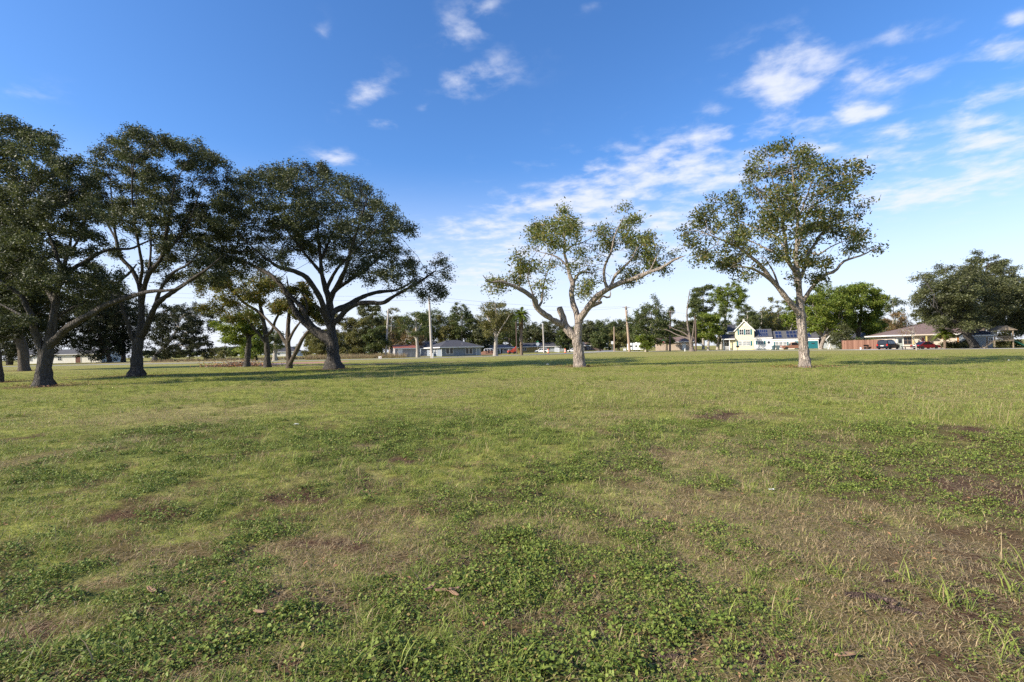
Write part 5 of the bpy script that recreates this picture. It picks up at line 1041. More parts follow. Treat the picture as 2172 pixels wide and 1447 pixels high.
# --- wire yard fence by the shed
A_ = GD(822, 121); Bp = GD(902, 119); root = empty('wire_fence', A_, 'thin wire yard fence in front of the red roofed shed', 'fence'); L = Bp-A_; mb = MB()
for k in range(9): q = L*k/8; MB().tube([q, q+np.array([0, 0, 1.2])], .03, 6).build('fence_post', METALG, root)
for z in (.15, .4, .65, .9, 1.15): mb.tube([np.array([0, 0, z]), L+np.array([0, 0, z])], .008, 4)
mb.build('wires', METALG, root)
# ------------------------------------------------------------------ vehicles
RUB = mat('tyre', (.018, .018, .018), (.03, .03, .03), .8, 8); RIM = mat('rim', (.50, .50, .52), None, .3, 4, metal=.7); LAMP_R = mat('tail_lamp', (.40, .01, .01), None, .25); LAMP_W = mat('head_lamp', (.75, .75, .72), None, .15); TINT = mat('tinted_glass', (.012, .014, .018), None, .08, spec=.5); CHR = mat('bumper', (.22, .22, .23), None, .4); PLATE = mat('licence_plate', (.62, .62, .58), None, .5)
def paint(name, c): m = mat(name, c, tuple(k*.94 for k in c), .35, 2, spec=.4); m.node_tree.nodes['Principled BSDF'].inputs['Coat Weight'].default_value = .15; return m
def sect(prof, w0, w1, zw):
    """side profile lofted across the width; narrower above zw (tumblehome)"""
    n = len(prof); mb = MB(); zt = max(z for _, z in prof)
    def hw(z): return w0/2 if z <= zw else w0/2+(w1-w0)/2*(z-zw)/(zt-zw+1e-6)
    for sd, ins in ((-1, 1), (1, 1)):
        for x, z in prof: mb.v.append((x, sd*hw(z), z))
    mb.f.append(list(range(n))); mb.f.append(list(range(2*n-1, n-1, -1)))
    for i in range(n): j = (i+1) % n; mb.f.append([j, i, n+i, n+j])
    return mb
def wheel(root, x, y, r, w, mt=RUB):
    t = MB(); t.lathe([(r*.55, -w/2), (r*.92, -w/2), (r, -w/2+.03), (r, w/2-.03), (r*.92, w/2), (r*.55, w/2)], (x, y, r), 24, 'y'); o = t.build('wheel', mt, root, True)
    q = MB(); q.lathe([(r*.10, -w*.35), (r*.56, -w*.42), (r*.60, 0), (r*.56, w*.42), (r*.10, w*.35)], (x, y, r), 20, 'y')
    for k in range(5):
        a = k*2*PI/5; q.obox((x+r*.34*math.cos(a), y+math.copysign(w*.44, y), r+r*.34*math.sin(a)), np.array([math.cos(a), 0, math.sin(a)])*r*.2, np.array([0, .012, 0]), np.array([-math.sin(a), 0, math.cos(a)])*r*.05)
    q.build('rim', RIM, o, True)
def car(name, label, loc, ang, L, W, H, col, style='suv', group=None, cat='car'):
    """x forward; rear at -L/2"""
    root = empty(name, loc, label, cat, group, rz=math.radians(ang)); h = L/2; pm = paint(name+'_paint', col)
    if max(col) < .05: pm.node_tree.nodes['Principled BSDF'].inputs['Specular IOR Level'].default_value = .12; pm.node_tree.nodes['Principled BSDF'].inputs['Coat Weight'].default_value = 0
    gr = .20; belt = H*.56; wr = H*.205
    nose = h-.02
    def arch(cx): return [(cx-wr*1.15, gr), (cx-wr*1.0, gr+wr*.75), (cx-wr*.55, gr+wr*1.12), (cx+wr*.55, gr+wr*1.12), (cx+wr*1.0, gr+wr*.75), (cx+wr*1.15, gr)]
    wx0, wx1 = -h+L*.19, h-L*.19
    if style == 'suv': top = [(nose, belt*.62), (nose-.10, belt*.86), (h-L*.235, belt*1.0), (-h+.12, belt), (-h+.02, belt*.8)]
    elif style == 'pickup': top = [(nose, belt*.60), (nose-.08, belt*.9), (h-L*.24, belt), (-h+.03, belt*.97), (-h, belt*.7)]
    else: top = [(nose, belt*.60), (nose-.15, belt*.82), (h-L*.28, belt), (-h+.30, belt), (-h+.03, belt*.85)]
    body = [(-h+.02, gr+.12)]+[(-h+.12, gr)]+arch(wx0)+arch(wx1)+[(h-.14, gr), (h-.01, gr+.15)]+top
    b = sect(body, W, W*.93, belt*.8).build('body', pm, root, True)
    mod = b.modifiers.new('soft', 'BEVEL'); mod.width = .05; mod.segments = 2; mod.limit_method = 'ANGLE'
    if style == 'suv': cab = [(h-L*.24, belt-.02), (h-L*.40, H*.97), (h-L*.52, H), (-h+.55, H*.985), (-h+.20, H*.93), (-h+.09, belt-.02)]
    elif style == 'pickup': cab = [(h-L*.25, belt-.02), (h-L*.37, H*.97), (h-L*.44, H), (h-L*.60, H*.98), (h-L*.635, belt-.02)]
    else: cab = [(h-L*.27, belt-.02), (h-L*.43, H*.98), (h-L*.52, H), (h-L*.66, H*.96), (-h+.42, belt-.02)]
    c = sect(cab, W*.93, W*.74, belt).build('cabin', pm, root, True); mod = c.modifiers.new('soft', 'BEVEL'); mod.width = .04; mod.segments = 2; mod.limit_method = 'ANGLE'
    zt = H*.93; zb = belt+.04
    def at(z, fr): 
        for (xa, za), (xb, zb2) in zip(cab[:-1], cab[1:]):
            if fr and (za-z)*(zb2-z) <= 0 and za != zb2 and xa > 0.0-L*.2+0: return xa+(xb-xa)*(z-za)/(zb2-za)
        xa, za = cab[-1]; xb, zb2 = cab[-2]; return xa+(xb-xa)*(z-za)/(zb2-za)
    xf0, xf1 = at(zb, True)-.12, at(zt, True)-.08; xr0, xr1 = at(zb, False)+.14, at(zt, False)+.10
    hw = lambda z: (W*.93/2+(W*.74-W*.93)/2*(z-belt)/(H-belt))+.012
    segs = 3 if style == 'suv' else (1 if style == 'pickup' else 2)
    for sd in (-1, 1):
        for k in range(segs):
            f0, f1 = k/segs+.02, (k+1)/segs-.02
            mb = MB(); mb.poly([(xr0+(xf0-xr0)*f0, sd*hw(zb), zb), (xr0+(xf0-xr0)*f1, sd*hw(zb), zb), (xr1+(xf1-xr1)*f1, sd*hw(zt), zt), (xr1+(xf1-xr1)*f0, sd*hw(zt), zt)]); mb.build('side_window', TINT, root)
    for fr, nm in ((True, 'windscreen'), (False, 'rear_window')):
        mb = MB(); a0, a1 = at(zb, fr), at(zt, fr); e = .02 if fr else -.02
        mb.poly([(a0+e, -hw(zb)*.9, zb), (a0+e, hw(zb)*.9, zb), (a1+e, hw(zt)*.88, zt), (a1+e, -hw(zt)*.88, zt)]); mb.build(nm, TINT, root)
    for sd in (-1, 1):
        y = sd*W*.40
        MB().box(-h-.012, -h+.10, y-.11, y+.11, belt*.68, belt*.98 if style != 'suv' else belt*1.02).build('tail_light', LAMP_R, root); MB().box(nose-.16, nose+.012, y-.16, y+.16, belt*.62, belt*.80).build('headlight', LAMP_W, root)
        MB().box(xf0-.1, xf0+.06, sd*W*.5, sd*(W*.5+.16) if sd > 0 else sd*W*.5-.16, belt, belt+.14).build('mirror', pm, root)
    MB().box(-h-.06, -h+.06, -W*.47, W*.47, gr+.10, gr+.30).build('bumper', CHR if style != 'suv' else pm, root); MB().box(h-.06, h+.05, -W*.47, W*.47, gr+.08, gr+.28).build('bumper', CHR, root)
    MB().box(-h-.075, -h-.062, -.26, .26, gr+.42, gr+.57).build('licence_plate', PLATE, root)
    for x in (wx0, wx1):
        for sd in (-1, 1): wheel(root, x, sd*(W/2-.13), wr, .23)
    if style == 'suv':
        for sd in (-1, 1): MB().box(-h+.6, h-L*.48, sd*W*.32-.02, sd*W*.32+.02, H, H+.06).build('roof_rail', CHR, root)
    return root
car('parked_car', 'black estate car parked in the driveway before the tan house', GD(1884, 92), 31, 4.9, 1.95, 1.78, (.008, .010, .018))
car('parked_car', 'white estate car parked on the far street left of the orange barrels', GD(1148, 186), 178, 4.9, 1.95, 1.72, (.72, .72, .72))
car('parked_car', 'white saloon car half hidden by the leaning pecan trunk', GD(1216, 186), 178, 4.6, 1.8, 1.45, (.74, .74, .74), 'sedan')
car('pickup_truck', 'tan and rusty pickup truck standing before the teal garage', GD(1682, 124), -14, 5.4, 2.0, 1.8, (.21, .105, .07), 'pickup', cat='pickup')
car('parked_car', 'white van like car under the low cream house eaves by the elm', GD(1041, 168), 5, 5.0, 2.0, 1.9, (.72, .72, .72))
car('parked_car', 'dark red low car in the yard between bare tree and small palm', GD(1963, 87), 4, 4.2, 1.8, 1.35, (.13, .008, .010), 'sedan')
# camper trailer
p = GD(1351, 175); root = empty('camper_trailer', p, 'white travel trailer with dark windows right of the tall crossarm pole', 'trailer', rz=math.radians(-38)); WP = paint('trailer_white', (.78, .78, .76))
sect([(-3.2, .45), (3.0, .45), (3.2, 1.0), (3.0, 2.3), (2.5, 2.85), (-2.9, 2.85), (-3.2, 2.5)], 2.4, 2.3, 1.5).build('body', WP, root, True)
MB().box(-3.23, -3.202, -.75, .75, 1.45, 2.15).build('rear_window', TINT, root)
for x in (-1.6, .3, 1.8): MB().box(x-.45, x+.45, -1.225, -1.19, 1.4, 2.0).build('side_window', TINT, root)
MB().box(-.35, .25, -.3, .3, 2.85, 3.1).build('roof_vent', WP, root); MB().tube([(3.1, 0, .5), (4.2, 0, .5)], .06, 6).build('tow_bar', CHR, root)
for x in (-.5, .4):
    for sd in (-1, 1): wheel(root, x, sd*1.05, .36, .22)
# orange lift machine beside the elm
p = GD(1086, 158); root = empty('lift_machine', p, 'orange red folded lift machine between the elm and the palm', 'machine', rz=.2); OR = paint('machine_orange', (.55, .07, .03))
MB().box(-1.4, 1.2, -.7, .7, .45, 1.1).build('body', OR, root, bevel=.06); MB().obox((.6, 0, 1.5), (.9, 0, .55), (0, .18, 0), (-.12, 0, .2)).build('boom', OR, root); MB().obox((1.35, 0, 1.75), (.14, 0, .0), (0, .16, 0), (.05, 0, .75)).build('boom', OR, root); MB().box(-1.2, -.5, -.5, .5, 1.1, 1.6).build('engine_cover', CHR, root, bevel=.05)
for x in (-.9, .8):
    for sd in (-1, 1): wheel(root, x, sd*.75, .42, .3)
mb = MB(); rng = np.random.default_rng(2)
p = GD(1034, 150); root = empty('dirt_heap', p, 'brown earth heap left of the elm foot', 'earth heap')
n_ = 26; V = [(0, 0, 1.1)]; 
for j, (r, z) in enumerate(((.8, .95), (1.6, .6), (2.4, .25), (3.0, -.02))):
    for k in range(n_): a = 2*PI*k/n_; q = r*(1+.18*rng.normal()); V.append((q*math.cos(a)*1.4, q*math.sin(a), max(-.02, z*(1+.25*rng.normal()))))
mb.v = V; mb.f = [[0, 1+k, 1+(k+1) % n_] for k in range(n_)]+[[1+j*n_+k, 1+(j+1)*n_+k, 1+(j+1)*n_+(k+1) % n_, 1+j*n_+(k+1) % n_] for j in range(3) for k in range(n_)]
mb.build('earth', mat('earth', (.20, .10, .06), (.13, .07, .045), .95, 2, 6, bmp=.6), root, True)
# orange work zone barrels
ORB = mat('barrel_orange', (.75, .12, .03), (.65, .10, .025), .5); REF = mat('barrel_band', (.80, .78, .74), None, .4)
def barrel(label, px, Y):
    root = empty('traffic_barrel', GD(px, Y), label, 'traffic barrel', 'orange barrels on the far street corner')
    MB().lathe([(.36, 0), (.38, .03), (.38, .10), (.30, .12), (.30, .30), (.285, .32), (.285, .60), (.265, .62), (.265, .90), (.25, .92), (.25, 1.18), (.20, 1.24), (.0, 1.25)], k=20).build('body', ORB, root, True)
    for z0, r in ((.34, .288), (.64, .268), (.94, .253)): MB().lathe([(r, z0), (r+.004, z0), (r+.004, z0+.15), (r, z0+.15)], k=20).build('stripe', REF, root, True)
    MB().box(-.12, .12, -.02, .02, 1.25, 1.42).build('handle', ORB, root); MB().lathe([(.42, -.0), (.42, .06), (.39, .08)], k=16).build('base_ring', RUB, root)
barrel('orange striped barrel right of the white estate car', 1163, 152); barrel('orange striped barrel just left of the leaning pecan trunk', 1199, 152)
# ------------------------------------------------------------------ signs
def post_sign(name, label, px, Y, hgt, post_mt, build, cat='sign', r=.04):
    root = empty(name, GD(px, Y), label, cat); MB().tube([(0, 0, -.05), (0, 0, hgt)], r, 8).build('post', post_mt, root, True); build(root, hgt); return root
def ngon(n, r, rot): return [(r*math.cos(2*PI*k/n+rot), r*math.sin(2*PI*k/n+rot)) for k in range(n)]
def plate(root, name, pts, z, y0, y1, mt): m = MB(); m.prism([(a, b+z) for a, b in pts], y0, y1, 'y'); return m.build(name, mt, root)
def text(root, s, size, z, y, mt, x=0.0, parent=None):
    cu_ = bpy.data.curves.new('lettering', 'FONT'); cu_.body = s; cu_.size = size; cu_.align_x = 'CENTER'; cu_.align_y = 'CENTER'; cu_.extrude = .004
    t = bpy.data.objects.new('tmp', cu_); COL.objects.link(t); dg = bpy.context.evaluated_depsgraph_get(); me = bpy.data.meshes.new_from_object(t.evaluated_get(dg)); bpy.data.objects.remove(t)
    me.materials.clear(); o = link_mesh('lettering', me, mt, parent or root); o.rotation_euler = (PI/2, 0, 0); o.location = (x, y, z); return o
SRED = mat('sign_red', (.42, .02, .03), None, .4); SGRN = mat('sign_green', (.01, .16, .07), None, .4); SWHT = mat('sign_white', (.75, .75, .73), None, .4); SALU = mat('sign_back', (.40, .44, .50), (.36, .40, .46), .45); SBLK = mat('sign_black', (.02, .02, .02), None, .5)
def stop(root, h_):
    pl = plate(root, 'sign_plate', ngon(8, .46, PI/8), h_-.4, -.055, -.045, SWHT); q = plate(pl, 'sign_face', ngon(8, .42, PI/8), h_-.4, -.060, -.056, SRED); text(pl, 'STOP', .30, h_-.4, -.064, SWHT); MB().box(-.5, .5, -.02, .02, h_+.12, h_+.32).build('street_name', SGRN, root); MB().box(-.02, .02, -.45, .45, h_+.34, h_+.54).build('street_name', SGRN, root)
post_sign('stop_sign', 'red stop sign below green street names left of the second crossarm pole', 1407, 150, 3.0, METALG, stop)
def stopback(root, h_): plate(root, 'sign_plate', ngon(8, .62, PI/8), h_-.6, -.055, -.045, SALU); MB().box(-.5, .5, -.02, .02, h_+.06, h_+.32).build('street_name', SGRN, root); MB().box(-.02, .02, -.5, .5, h_+.36, h_+.62).build('street_name', SGRN, root)
post_sign('stop_sign', 'blue grey back of an octagonal sign under a green street name', 1141, 165, 3.7, METALG, stopback)
def speed(root, h_): pl = plate(root, 'sign_plate', [(-.38, -.48), (.38, -.48), (.38, .48), (-.38, .48)], h_-.5, -.055, -.045, SWHT)
post_sign('road_sign', 'white square road sign on a grey post beside a thin pole', 1299, 162, 3.5, METALG, speed)
def diamond(root, h_): plate(root, 'sign_plate', [(-.5, 0), (0, -.5), (.5, 0), (0, .5)], h_-.9, -.055, -.045, SALU); MB().box(-.015, .015, -.4, .4, h_-.2, h_).build('street_name', SALU, root); MB().obox((0, -.062, h_-.9), (.22, 0, 0), (0, .004, 0), (0, 0, .22)).build('sign_mark', SBLK, root)
post_sign('road_sign', 'dark backed diamond road sign before the white kitchen wing', 1631, 118, 2.75, METALG, diamond)
def mailbox(root, h_): m = MB(); m.prism([(-.28, 0), (.28, 0), (.28, .28), (.2, .42), (0, .48), (-.2, .42), (-.28, .28)], -.3, .3, 'y'); o = m.build('box', SBLK, root); o.location = (0, 0, h_); MB().box(.26, .28, -.1, -.02, h_+.15, h_+.5).build('flag', SRED, root)
post_sign('mailbox', 'dark mailbox on a post before the yellow gable', 1565, 122, .75, SBLK, mailbox, 'mailbox', .07)
def yard_sign(name, label, px, Y, w_, h_, tilt=0, cat='sign'):
    root = empty(name, GD(px, Y), label, cat, rz=tilt); MB().box(-w_/2, w_/2, -.012, .012, .28, .28+h_).build('sign_plate', SWHT, root)
    for s_ in (-1, 1): MB().tube([(s_*w_*.35, 0, -.05), (s_*w_*.35, 0, .3)], .012, 6).build('stake', METALG, root)
    return root
yard_sign('yard_sign', 'small white yard sign on the grass edge left of the shed', 806, 92, .6, .42)
MB().box(-.10, .10, -.013, .0, 0, .12).build('sign_mark', SRED, bpy.data.objects['yard_sign']).location = (.1, -.002, .40)
yard_sign('yard_sign', 'small white board on the ground left of the tall crossarm pole', 1325, 160, 1.0, .7)
o = yard_sign('sign_board', 'white leaning sign board between the two orange barrels', 1181, 160, 1.7, 1.5); o.rotation_euler = (-.15, .12, .1)
for r_ in range(4): MB().box(-.6, .5-.12*r_, -.0145, -.0125, .62+.28*r_, .68+.28*r_).build('printed_line', SALU, o)
root = empty('marker_post', GD(918.5, 99), 'short white marker post right beside the tall pale pole', 'post'); MB().lathe([(.09, 0), (.09, .95), (.07, 1.02), (0, 1.04)], k=10).build('post', SWHT, root, True)
root = empty('hydrant_post', GD(1453, 128), 'short white post at the roadside below the broken tree', 'post'); MB().lathe([(.16, 0), (.16, .1), (.12, .12), (.12, .55), (.15, .58), (.13, .7), (0, .76)], k=12).build('post', SWHT, root, True)
root = empty('bucket', GD(1826, 97), 'white bucket on the kerb before the wooden fence', 'bucket'); MB().lathe([(.15, 0), (.18, .38), (.19, .40), (.16, .38)], k=14).build('body', SWHT, root, True); MB().tube([(-.18, 0, .38), (-.12, 0, .50), (.12, 0, .50), (.18, 0, .38)], .01, 5).build('handle', METALG, root)
# wheeled bins
def bin_(label, px, Y, c, rz):
    root = empty('wheeled_bin', GD(px, Y), label, 'bin', rz=rz); m = paint('bin_plastic', c); mb = MB()
    for z, a in ((0.08, .26), (1.0, .36)): mb.v += [(-a, -a, z), (a, -a, z), (a, a, z), (-a, a, z)]
    mb.f = [[3, 2, 1, 0], [4, 5, 6, 7], [0, 1, 5, 4], [1, 2, 6, 5], [2, 3, 7, 6], [3, 0, 4, 7]]; mb.build('body', m, root, bevel=.03)
    MB().box(-.38, .38, -.40, .42, 1.005, 1.08).build('lid', m, root, bevel=.025)
    for s_ in (-1, 1): MB().lathe([(.02, -.04), (.13, -.04), (.13, .04), (.02, .04)], (s_*.24, .3, .13), 14, 'y').build('wheel', RUB, root)
bin_('left teal grey wheeled bin before the white wing', 1641, 117, (.10, .15, .17), .1); bin_('right teal grey wheeled bin with a tilted lid before the white wing', 1650, 117, (.09, .13, .15), -.25); bin_('dark green wheeled bin at the elm foot', 1057, 140, (.012, .05, .055), .2)
# ladder, lawn sculpture, bits in the yards
root = empty('ladder', GD(1752, 110), 'pale ladder leaning at the big green tree beside the garage', 'ladder', rz=-.4); L_ = 2.6
for s_ in (-1, 1): MB().obox((.45, s_*.2, 1.2), (.03, 0, 0), (0, .02, 0), (-.45, 0, 1.2)).build('rail', SWHT, root)
for k in range(7): t = .1+.8*k/6; MB().tube([(.9-.9*t, -.2, 2.4*t), (.9-.9*t, .2, 2.4*t)], .018, 6).build('rung', SWHT, root)
root = empty('lawn_sculpture', GD(1761, 108), 'white lawn figure with spread legs beside the ladder', 'sculpture'); mb = MB()
for a_, b_ in (((-.2, 0, .6), (-.5, 0, 0)), ((-.1, 0, .6), (.05, 0, 0)), ((.3, 0, .55), (.75, 0, 0)), ((-.5, 0, .55), (.35, 0, .62)), ((0, 0, .6), (-.02, 0, 1.15)), ((-.5, 0, .55), (-.75, 0, .75))): mb.tube([a_, b_], [.13, .08], 8)
mb.lathe([(0, 1.05), (.12, 1.12), (.13, 1.25), (0, 1.34)], k=10); mb.build('figure', SWHT, root, True)
# play tower with slide
p = GD(2118, 80); root = empty('play_tower', p, 'weathered wooden play tower with stairs and a dark green slide', 'play set', rz=-.2)
for x, y in ((-1, -.7), (1.6, -.7), (-1, .9), (1.6, .9)): MB().box(x-.06, x+.06, y-.06, y+.06, 0, 2.0 if x < 0 else 3.0).build('post', WOOD, root)
MB().box(-1.1, 1.7, -.8, 1.0, 1.15, 1.25).build('deck', WOOD, root); mb = MB()
for x in np.linspace(-.9, 1.5, 13): mb.box(x-.03, x+.03, -.80, -.77, 1.25, 1.9)
mb.box(-1, 1.6, -.82, -.75, 1.9, 1.98); mb.build('railing', WOOD, root)
mb = MB()
for k in range(6): mb.box(-2.5+.24*k, -2.2+.24*k, -.6, .2, .15+.2*k, .2+.2*k)
mb.obox((-1.75, -.62, .62), (.75, 0, .6), (0, .03, 0), (-.06, 0, .08)); mb.build('stairs', WOOD, root)
mb = MB(); pts = spl([(1.7, 0, 1.2), (2.3, 0, 1.0), (3.2, 0, .45), (4.0, 0, .2)], 6)
for a_, b_ in zip(pts[:-1], pts[1:]):
    mb.slab([(a_[0], -.28, a_[2]), (b_[0], -.28, b_[2]), (b_[0], .28, b_[2]), (a_[0], .28, a_[2])], .03)
    for s_ in (-1, 1): mb.slab([(a_[0], s_*.30-.02, a_[2]+.16), (b_[0], s_*.30-.02, b_[2]+.16), (b_[0], s_*.30+.02, b_[2]+.16), (a_[0], s_*.30+.02, a_[2]+.16)], .19)
mb.build('slide', paint('slide_green', (.01, .10, .07)), root)
MB().prism([(-.9, 2.9), (2.2, 2.9), (.65, 3.7)], -.9, 1.1, 'y').build('roof', WOOD, root); 
# low boat shaped pool toys and bench in the tan house yard
root = empty('yard_table', GD(1934, 86), 'dark covered low table beside the bare tree trunk', 'table', rz=-.2); MB().box(-1.5, 1.3, -.5, .5, .42, .55).build('tabletop', SBLK, root, bevel=.04)
for x in (-1.2, 1.0):
    for y in (-.4, .4): MB().box(x-.05, x+.05, y-.05, y+.05, 0, .42).build('leg', SBLK, root)
root = empty('garden_bench', GD(1846, 99), 'dark low bench under the shrubs before the fence', 'bench'); MB().box(-1.2, 1.2, -.25, .25, .4, .47).build('seat', SBLK, root); MB().box(-1.2, 1.2, .22, .27, .6, .9).build('backrest', SBLK, root)
for x in (-1.05, 1.05): MB().box(x-.05, x+.05, -.22, .27, 0, .40).build('leg', SBLK, root)
# ------------------------------------------------------------------ utility poles and wires
PW = mat('pole_wood', (.36, .27, .20), (.28, .21, .16), .85, 1.2, 6); PWG = mat('pole_grey', (.44, .40, .36), (.34, .31, .28), .85, 1.2, 6); PWD = mat('pole_dark', (.12, .085, .07), None, .85, 1.2)
TOPS = {}
def pole(key, label, base, Y, top, r, mt, arm=0.0, can=False, group='utility poles'):
    B = GD(base, Y); T = P(top[0], top[1], Y)-B; root = empty('utility_pole', B, label, 'utility pole', group); rr_ = r*Y/F
    MB().tube([(0, 0, -.2), T*.5, T], [rr_, rr_*.86, rr_*.7], 10).build('pole', mt, root, True)
    if arm:
        d = np.array([1, .12, 0])*arm; c = T-np.array([0, 0, .35]); MB().obox(c+np.array([0, -rr_-.06, 0]), d, (0, .06, 0), (0, 0, .07)).build('crossarm', PWG, root)
        for s_ in (-.9, -.35, .35, .9): q = c+d*s_; MB().lathe([(.03, .07), (.06, .12), (.03, .2), (.05, .26), (0, .3)], (q[0], q[1]-rr_-.06, q[2]), 8).build('insulator', SWHT, root)
        mb = MB(); mb.tube([c+d*.55+np.array([0, -rr_-.07, -.05]), T-np.array([0, rr_*.7, 1.1])], .03, 5); mb.tube([c-d*.55+np.array([0, -rr_-.07, -.05]), T-np.array([0, rr_*.7, 1.1])], .03, 5); mb.build('brace', METALG, root)
    if can: MB().lathe([(.0, -.42), (.22, -.42), (.24, .38), (.20, .45), (0, .47)], (-.45, -.1, T[2]-1.6), 14).build('transformer', METALG, root, True)
    TOPS[key] = B+T-np.array([0, 0, .05]); return root
pole('a', 'tall pale pole standing alone before the left end of the blue house', 916.5, 100, (910, 628), 3.0, PWG)
pole('b', 'leaning grey pole left of the red roofed shed', 817.5, 128, (824, 655), 2.4, PWG)
pole('c', 'tall orange brown pole with a crossarm left of the camper trailer', 1335.5, 150, (1327.5, 650), 3.0, PW, 1.25, True)
pole('d', 'dark brown pole with a white crossarm behind the stop sign', 1421, 142, (1422, 659), 2.0, PWD, 1.0)
pole('e', 'thin grey pole right of the octagonal sign back', 1154, 168, (1151.5, 687), 1.7, PWG)
pole('f', 'thin tan pole behind the square white sign', 1303, 172, (1302.5, 693), 1.5, PW)
pole('g', 'dark pole standing right behind the palm trunk', 1096.5, 150, (1094.5, 682), 1.4, PWD)
pole('h', 'rust brown pole among the trees right of the broken tree', 1476, 130, (1475.5, 672), 1.9, PWD)
pole('i', 'far thin pole in the gap right of the dark oak', 478, 330, (477.5, 714), .7, PWG, 1.0)
far = {'L': P(-60, 600, 118), 'L2': P(60, 702, 230), 'R': P(1800, 640, 150), 'R2': P(2240, 592, 84), 'M': P(1560, 668, 140)}
WIRE = mat('wire', (.10, .10, .11), None, .5)
def wire(label, a, b, sag, r=.018, n=18, group='overhead wires'):
    a, b = [({**far, **TOPS}[q] if isinstance(q, str) else q) for q in (a, b)]
    t = np.linspace(0, 1, n)[:, None]; p = a*(1-t)+b*t; p[:, 2] -= 4*sag*(t*(1-t))[:, 0]
    mb = MB(); mb.tube(p, r, 5); o = mb.build('overhead_wire', WIRE); tag(o, label, 'wire', group)
wire('upper wire from the tall pale pole to the tall crossarm pole', 'a', 'c', 1.0); 
wire('lower wire from the tall pale pole to the tall crossarm pole', TOPS['a']-np.array([0, 0, .7]), TOPS['c']-np.array([0, 0, .3]), 1.5)
wire('upper wire running left from the tall pale pole behind the oaks', 'L', 'a', 1.0); wire('lower wire running left from the tall pale pole behind the oaks', far['L']-np.array([0, 0, .8]), TOPS['a']-np.array([0, 0, .8]), 1.2)
wire('wire between the two crossarm poles', 'c', 'd', .5); wire('wire running right from the dark brown crossarm pole past the broken tree', 'd', 'M', .8)
wire('low wire from the octagonal sign pole to the square sign pole', 'e', 'f', .6); wire('low wire from the square sign pole to the tall crossarm pole', TOPS['f'], TOPS['c']-np.array([0, 0, 4.5]), .4)
wire('pale wire crossing in front of the right hand oaks', 'R', 'R2', 1.2); wire('far thin wire in the gap right of the dark oak', 'L2', 'i', 1.0, .03)
# ------------------------------------------------------------------ small things lying in the grass
def gp(px, py, dz=0.0): g_ = G(px, py); return np.array([g_[0], g_[1], float(gz(g_[0:1], g_[1:2])[0])+dz])
def curl(parent, c, L, w_, yaw, bend, mt, name='bark_strip'):
    n_ = 8; mb = MB(); d = np.array([math.cos(yaw), math.sin(yaw), 0]); s_ = np.array([-d[1], d[0], 0])
    for k in range(n_+1):
        t = k/n_-.5; p_ = c+d*L*t+np.array([0, 0, .018+bend*t*t*4*L*.3]); ww = w_*(1-abs(t)*1.3)/2+.002
        mb.v += [tuple(p_-s_*ww+np.array([0, 0, ww*.5])), tuple(p_+np.array([0, 0, -.002])), tuple(p_+s_*ww+np.array([0, 0, ww*.6]))]
    for k in range(n_):
        b = 3*k; mb.f += [[b, b+1, b+4, b+3], [b+1, b+2, b+5, b+4]]
    o = mb.build(name, mt, parent, True); so2 = o.modifiers.new('thick', 'SOLIDIFY'); so2.thickness = .004; return o
TANB = mat('dry_bark', (.30, .19, .12), (.17, .10, .06), .85, 12, 4)
for k, (px, py, L_, w_, yw, bd, lb) in enumerate([(912,1268,.09,.024,.9,.6,'upright pale curl of dry bark left in the bark cluster'),(942,1272,.10,.028,.15,.3,'long tan curl of dry bark in the middle of the bark cluster'),(962,1270,.08,.024,.5,.4,'short tan curl of dry bark right in the bark cluster'),(964,1280,.08,.022,-.8,.2,'lowest little bark curl of the cluster'),(322,1265,.11,.028,-.6,.3,'grey tan bark piece in the weeds at the left'),(550,1315,.07,.018,-.3,.2,'tan wood sliver among weeds at lower left'),(1905,1228,.05,.025,1.3,.3,'reddish brown bark bit standing in the grass at the right'),(1700,1238,.07,.03,.2,.1,'flat brown bark flake right of the green tuft'),(1795,1395,.11,.022,.1,.1,'orange brown wood sliver at lower right')]):
    c = gp(px, py, .02 if k < 4 else .008); root = empty('bark_piece', c, lb, 'bark piece'); curl(root, np.zeros(3), L_, w_, yw, bd, TANB)
def log(label, px, py, L_, r, yaw, mt, seed):
    rng = np.random.default_rng(seed); c = gp(px, py, r*.25); root = empty('wood_chunk', c, label, 'wood'); t = np.linspace(-.5, .5, 12); d = np.array([math.cos(yaw), math.sin(yaw), 0])
    pts = d*L_*t[:, None]+rng.normal(0, r*.12, (12, 3)); mb = MB(); mb.tube(pts, r*np.clip(1.15-abs(t)*1.5, .25, 1)*(1+.15*rng.normal(size=12)), 14, True, .22, rng); mb.build('wood', mt, root, True)
ROT = bark('rotten_wood', (.16, .10, .08), (.30, .22, .19), 4.0, 1.0)
log('weathered split log half sunk in the grass at lower right', 1845, 1277, .24, .030, -.45, ROT, 1); log('dark rotten stick behind the weathered log', 1905, 1297, .22, .018, -.5, ROT, 2); log('thin grey twig among the weeds at bottom centre', 1068, 1385, .22, .010, -.7, ROT, 3); log('short dark twig right of the bottom weeds', 1215, 1410, .16, .009, -1.2, ROT, 4); log('dark stick beside the bark cluster', 1020, 1240, .22, .010, .4, ROT, 5); log('flat grey wood shard left of the log', 1885, 1240, .10, .010, .1, ROT, 6)
log('dark twig on the soil at bottom right of the weeds', 1420, 1392, .25, .010, .2, ROT, 9)
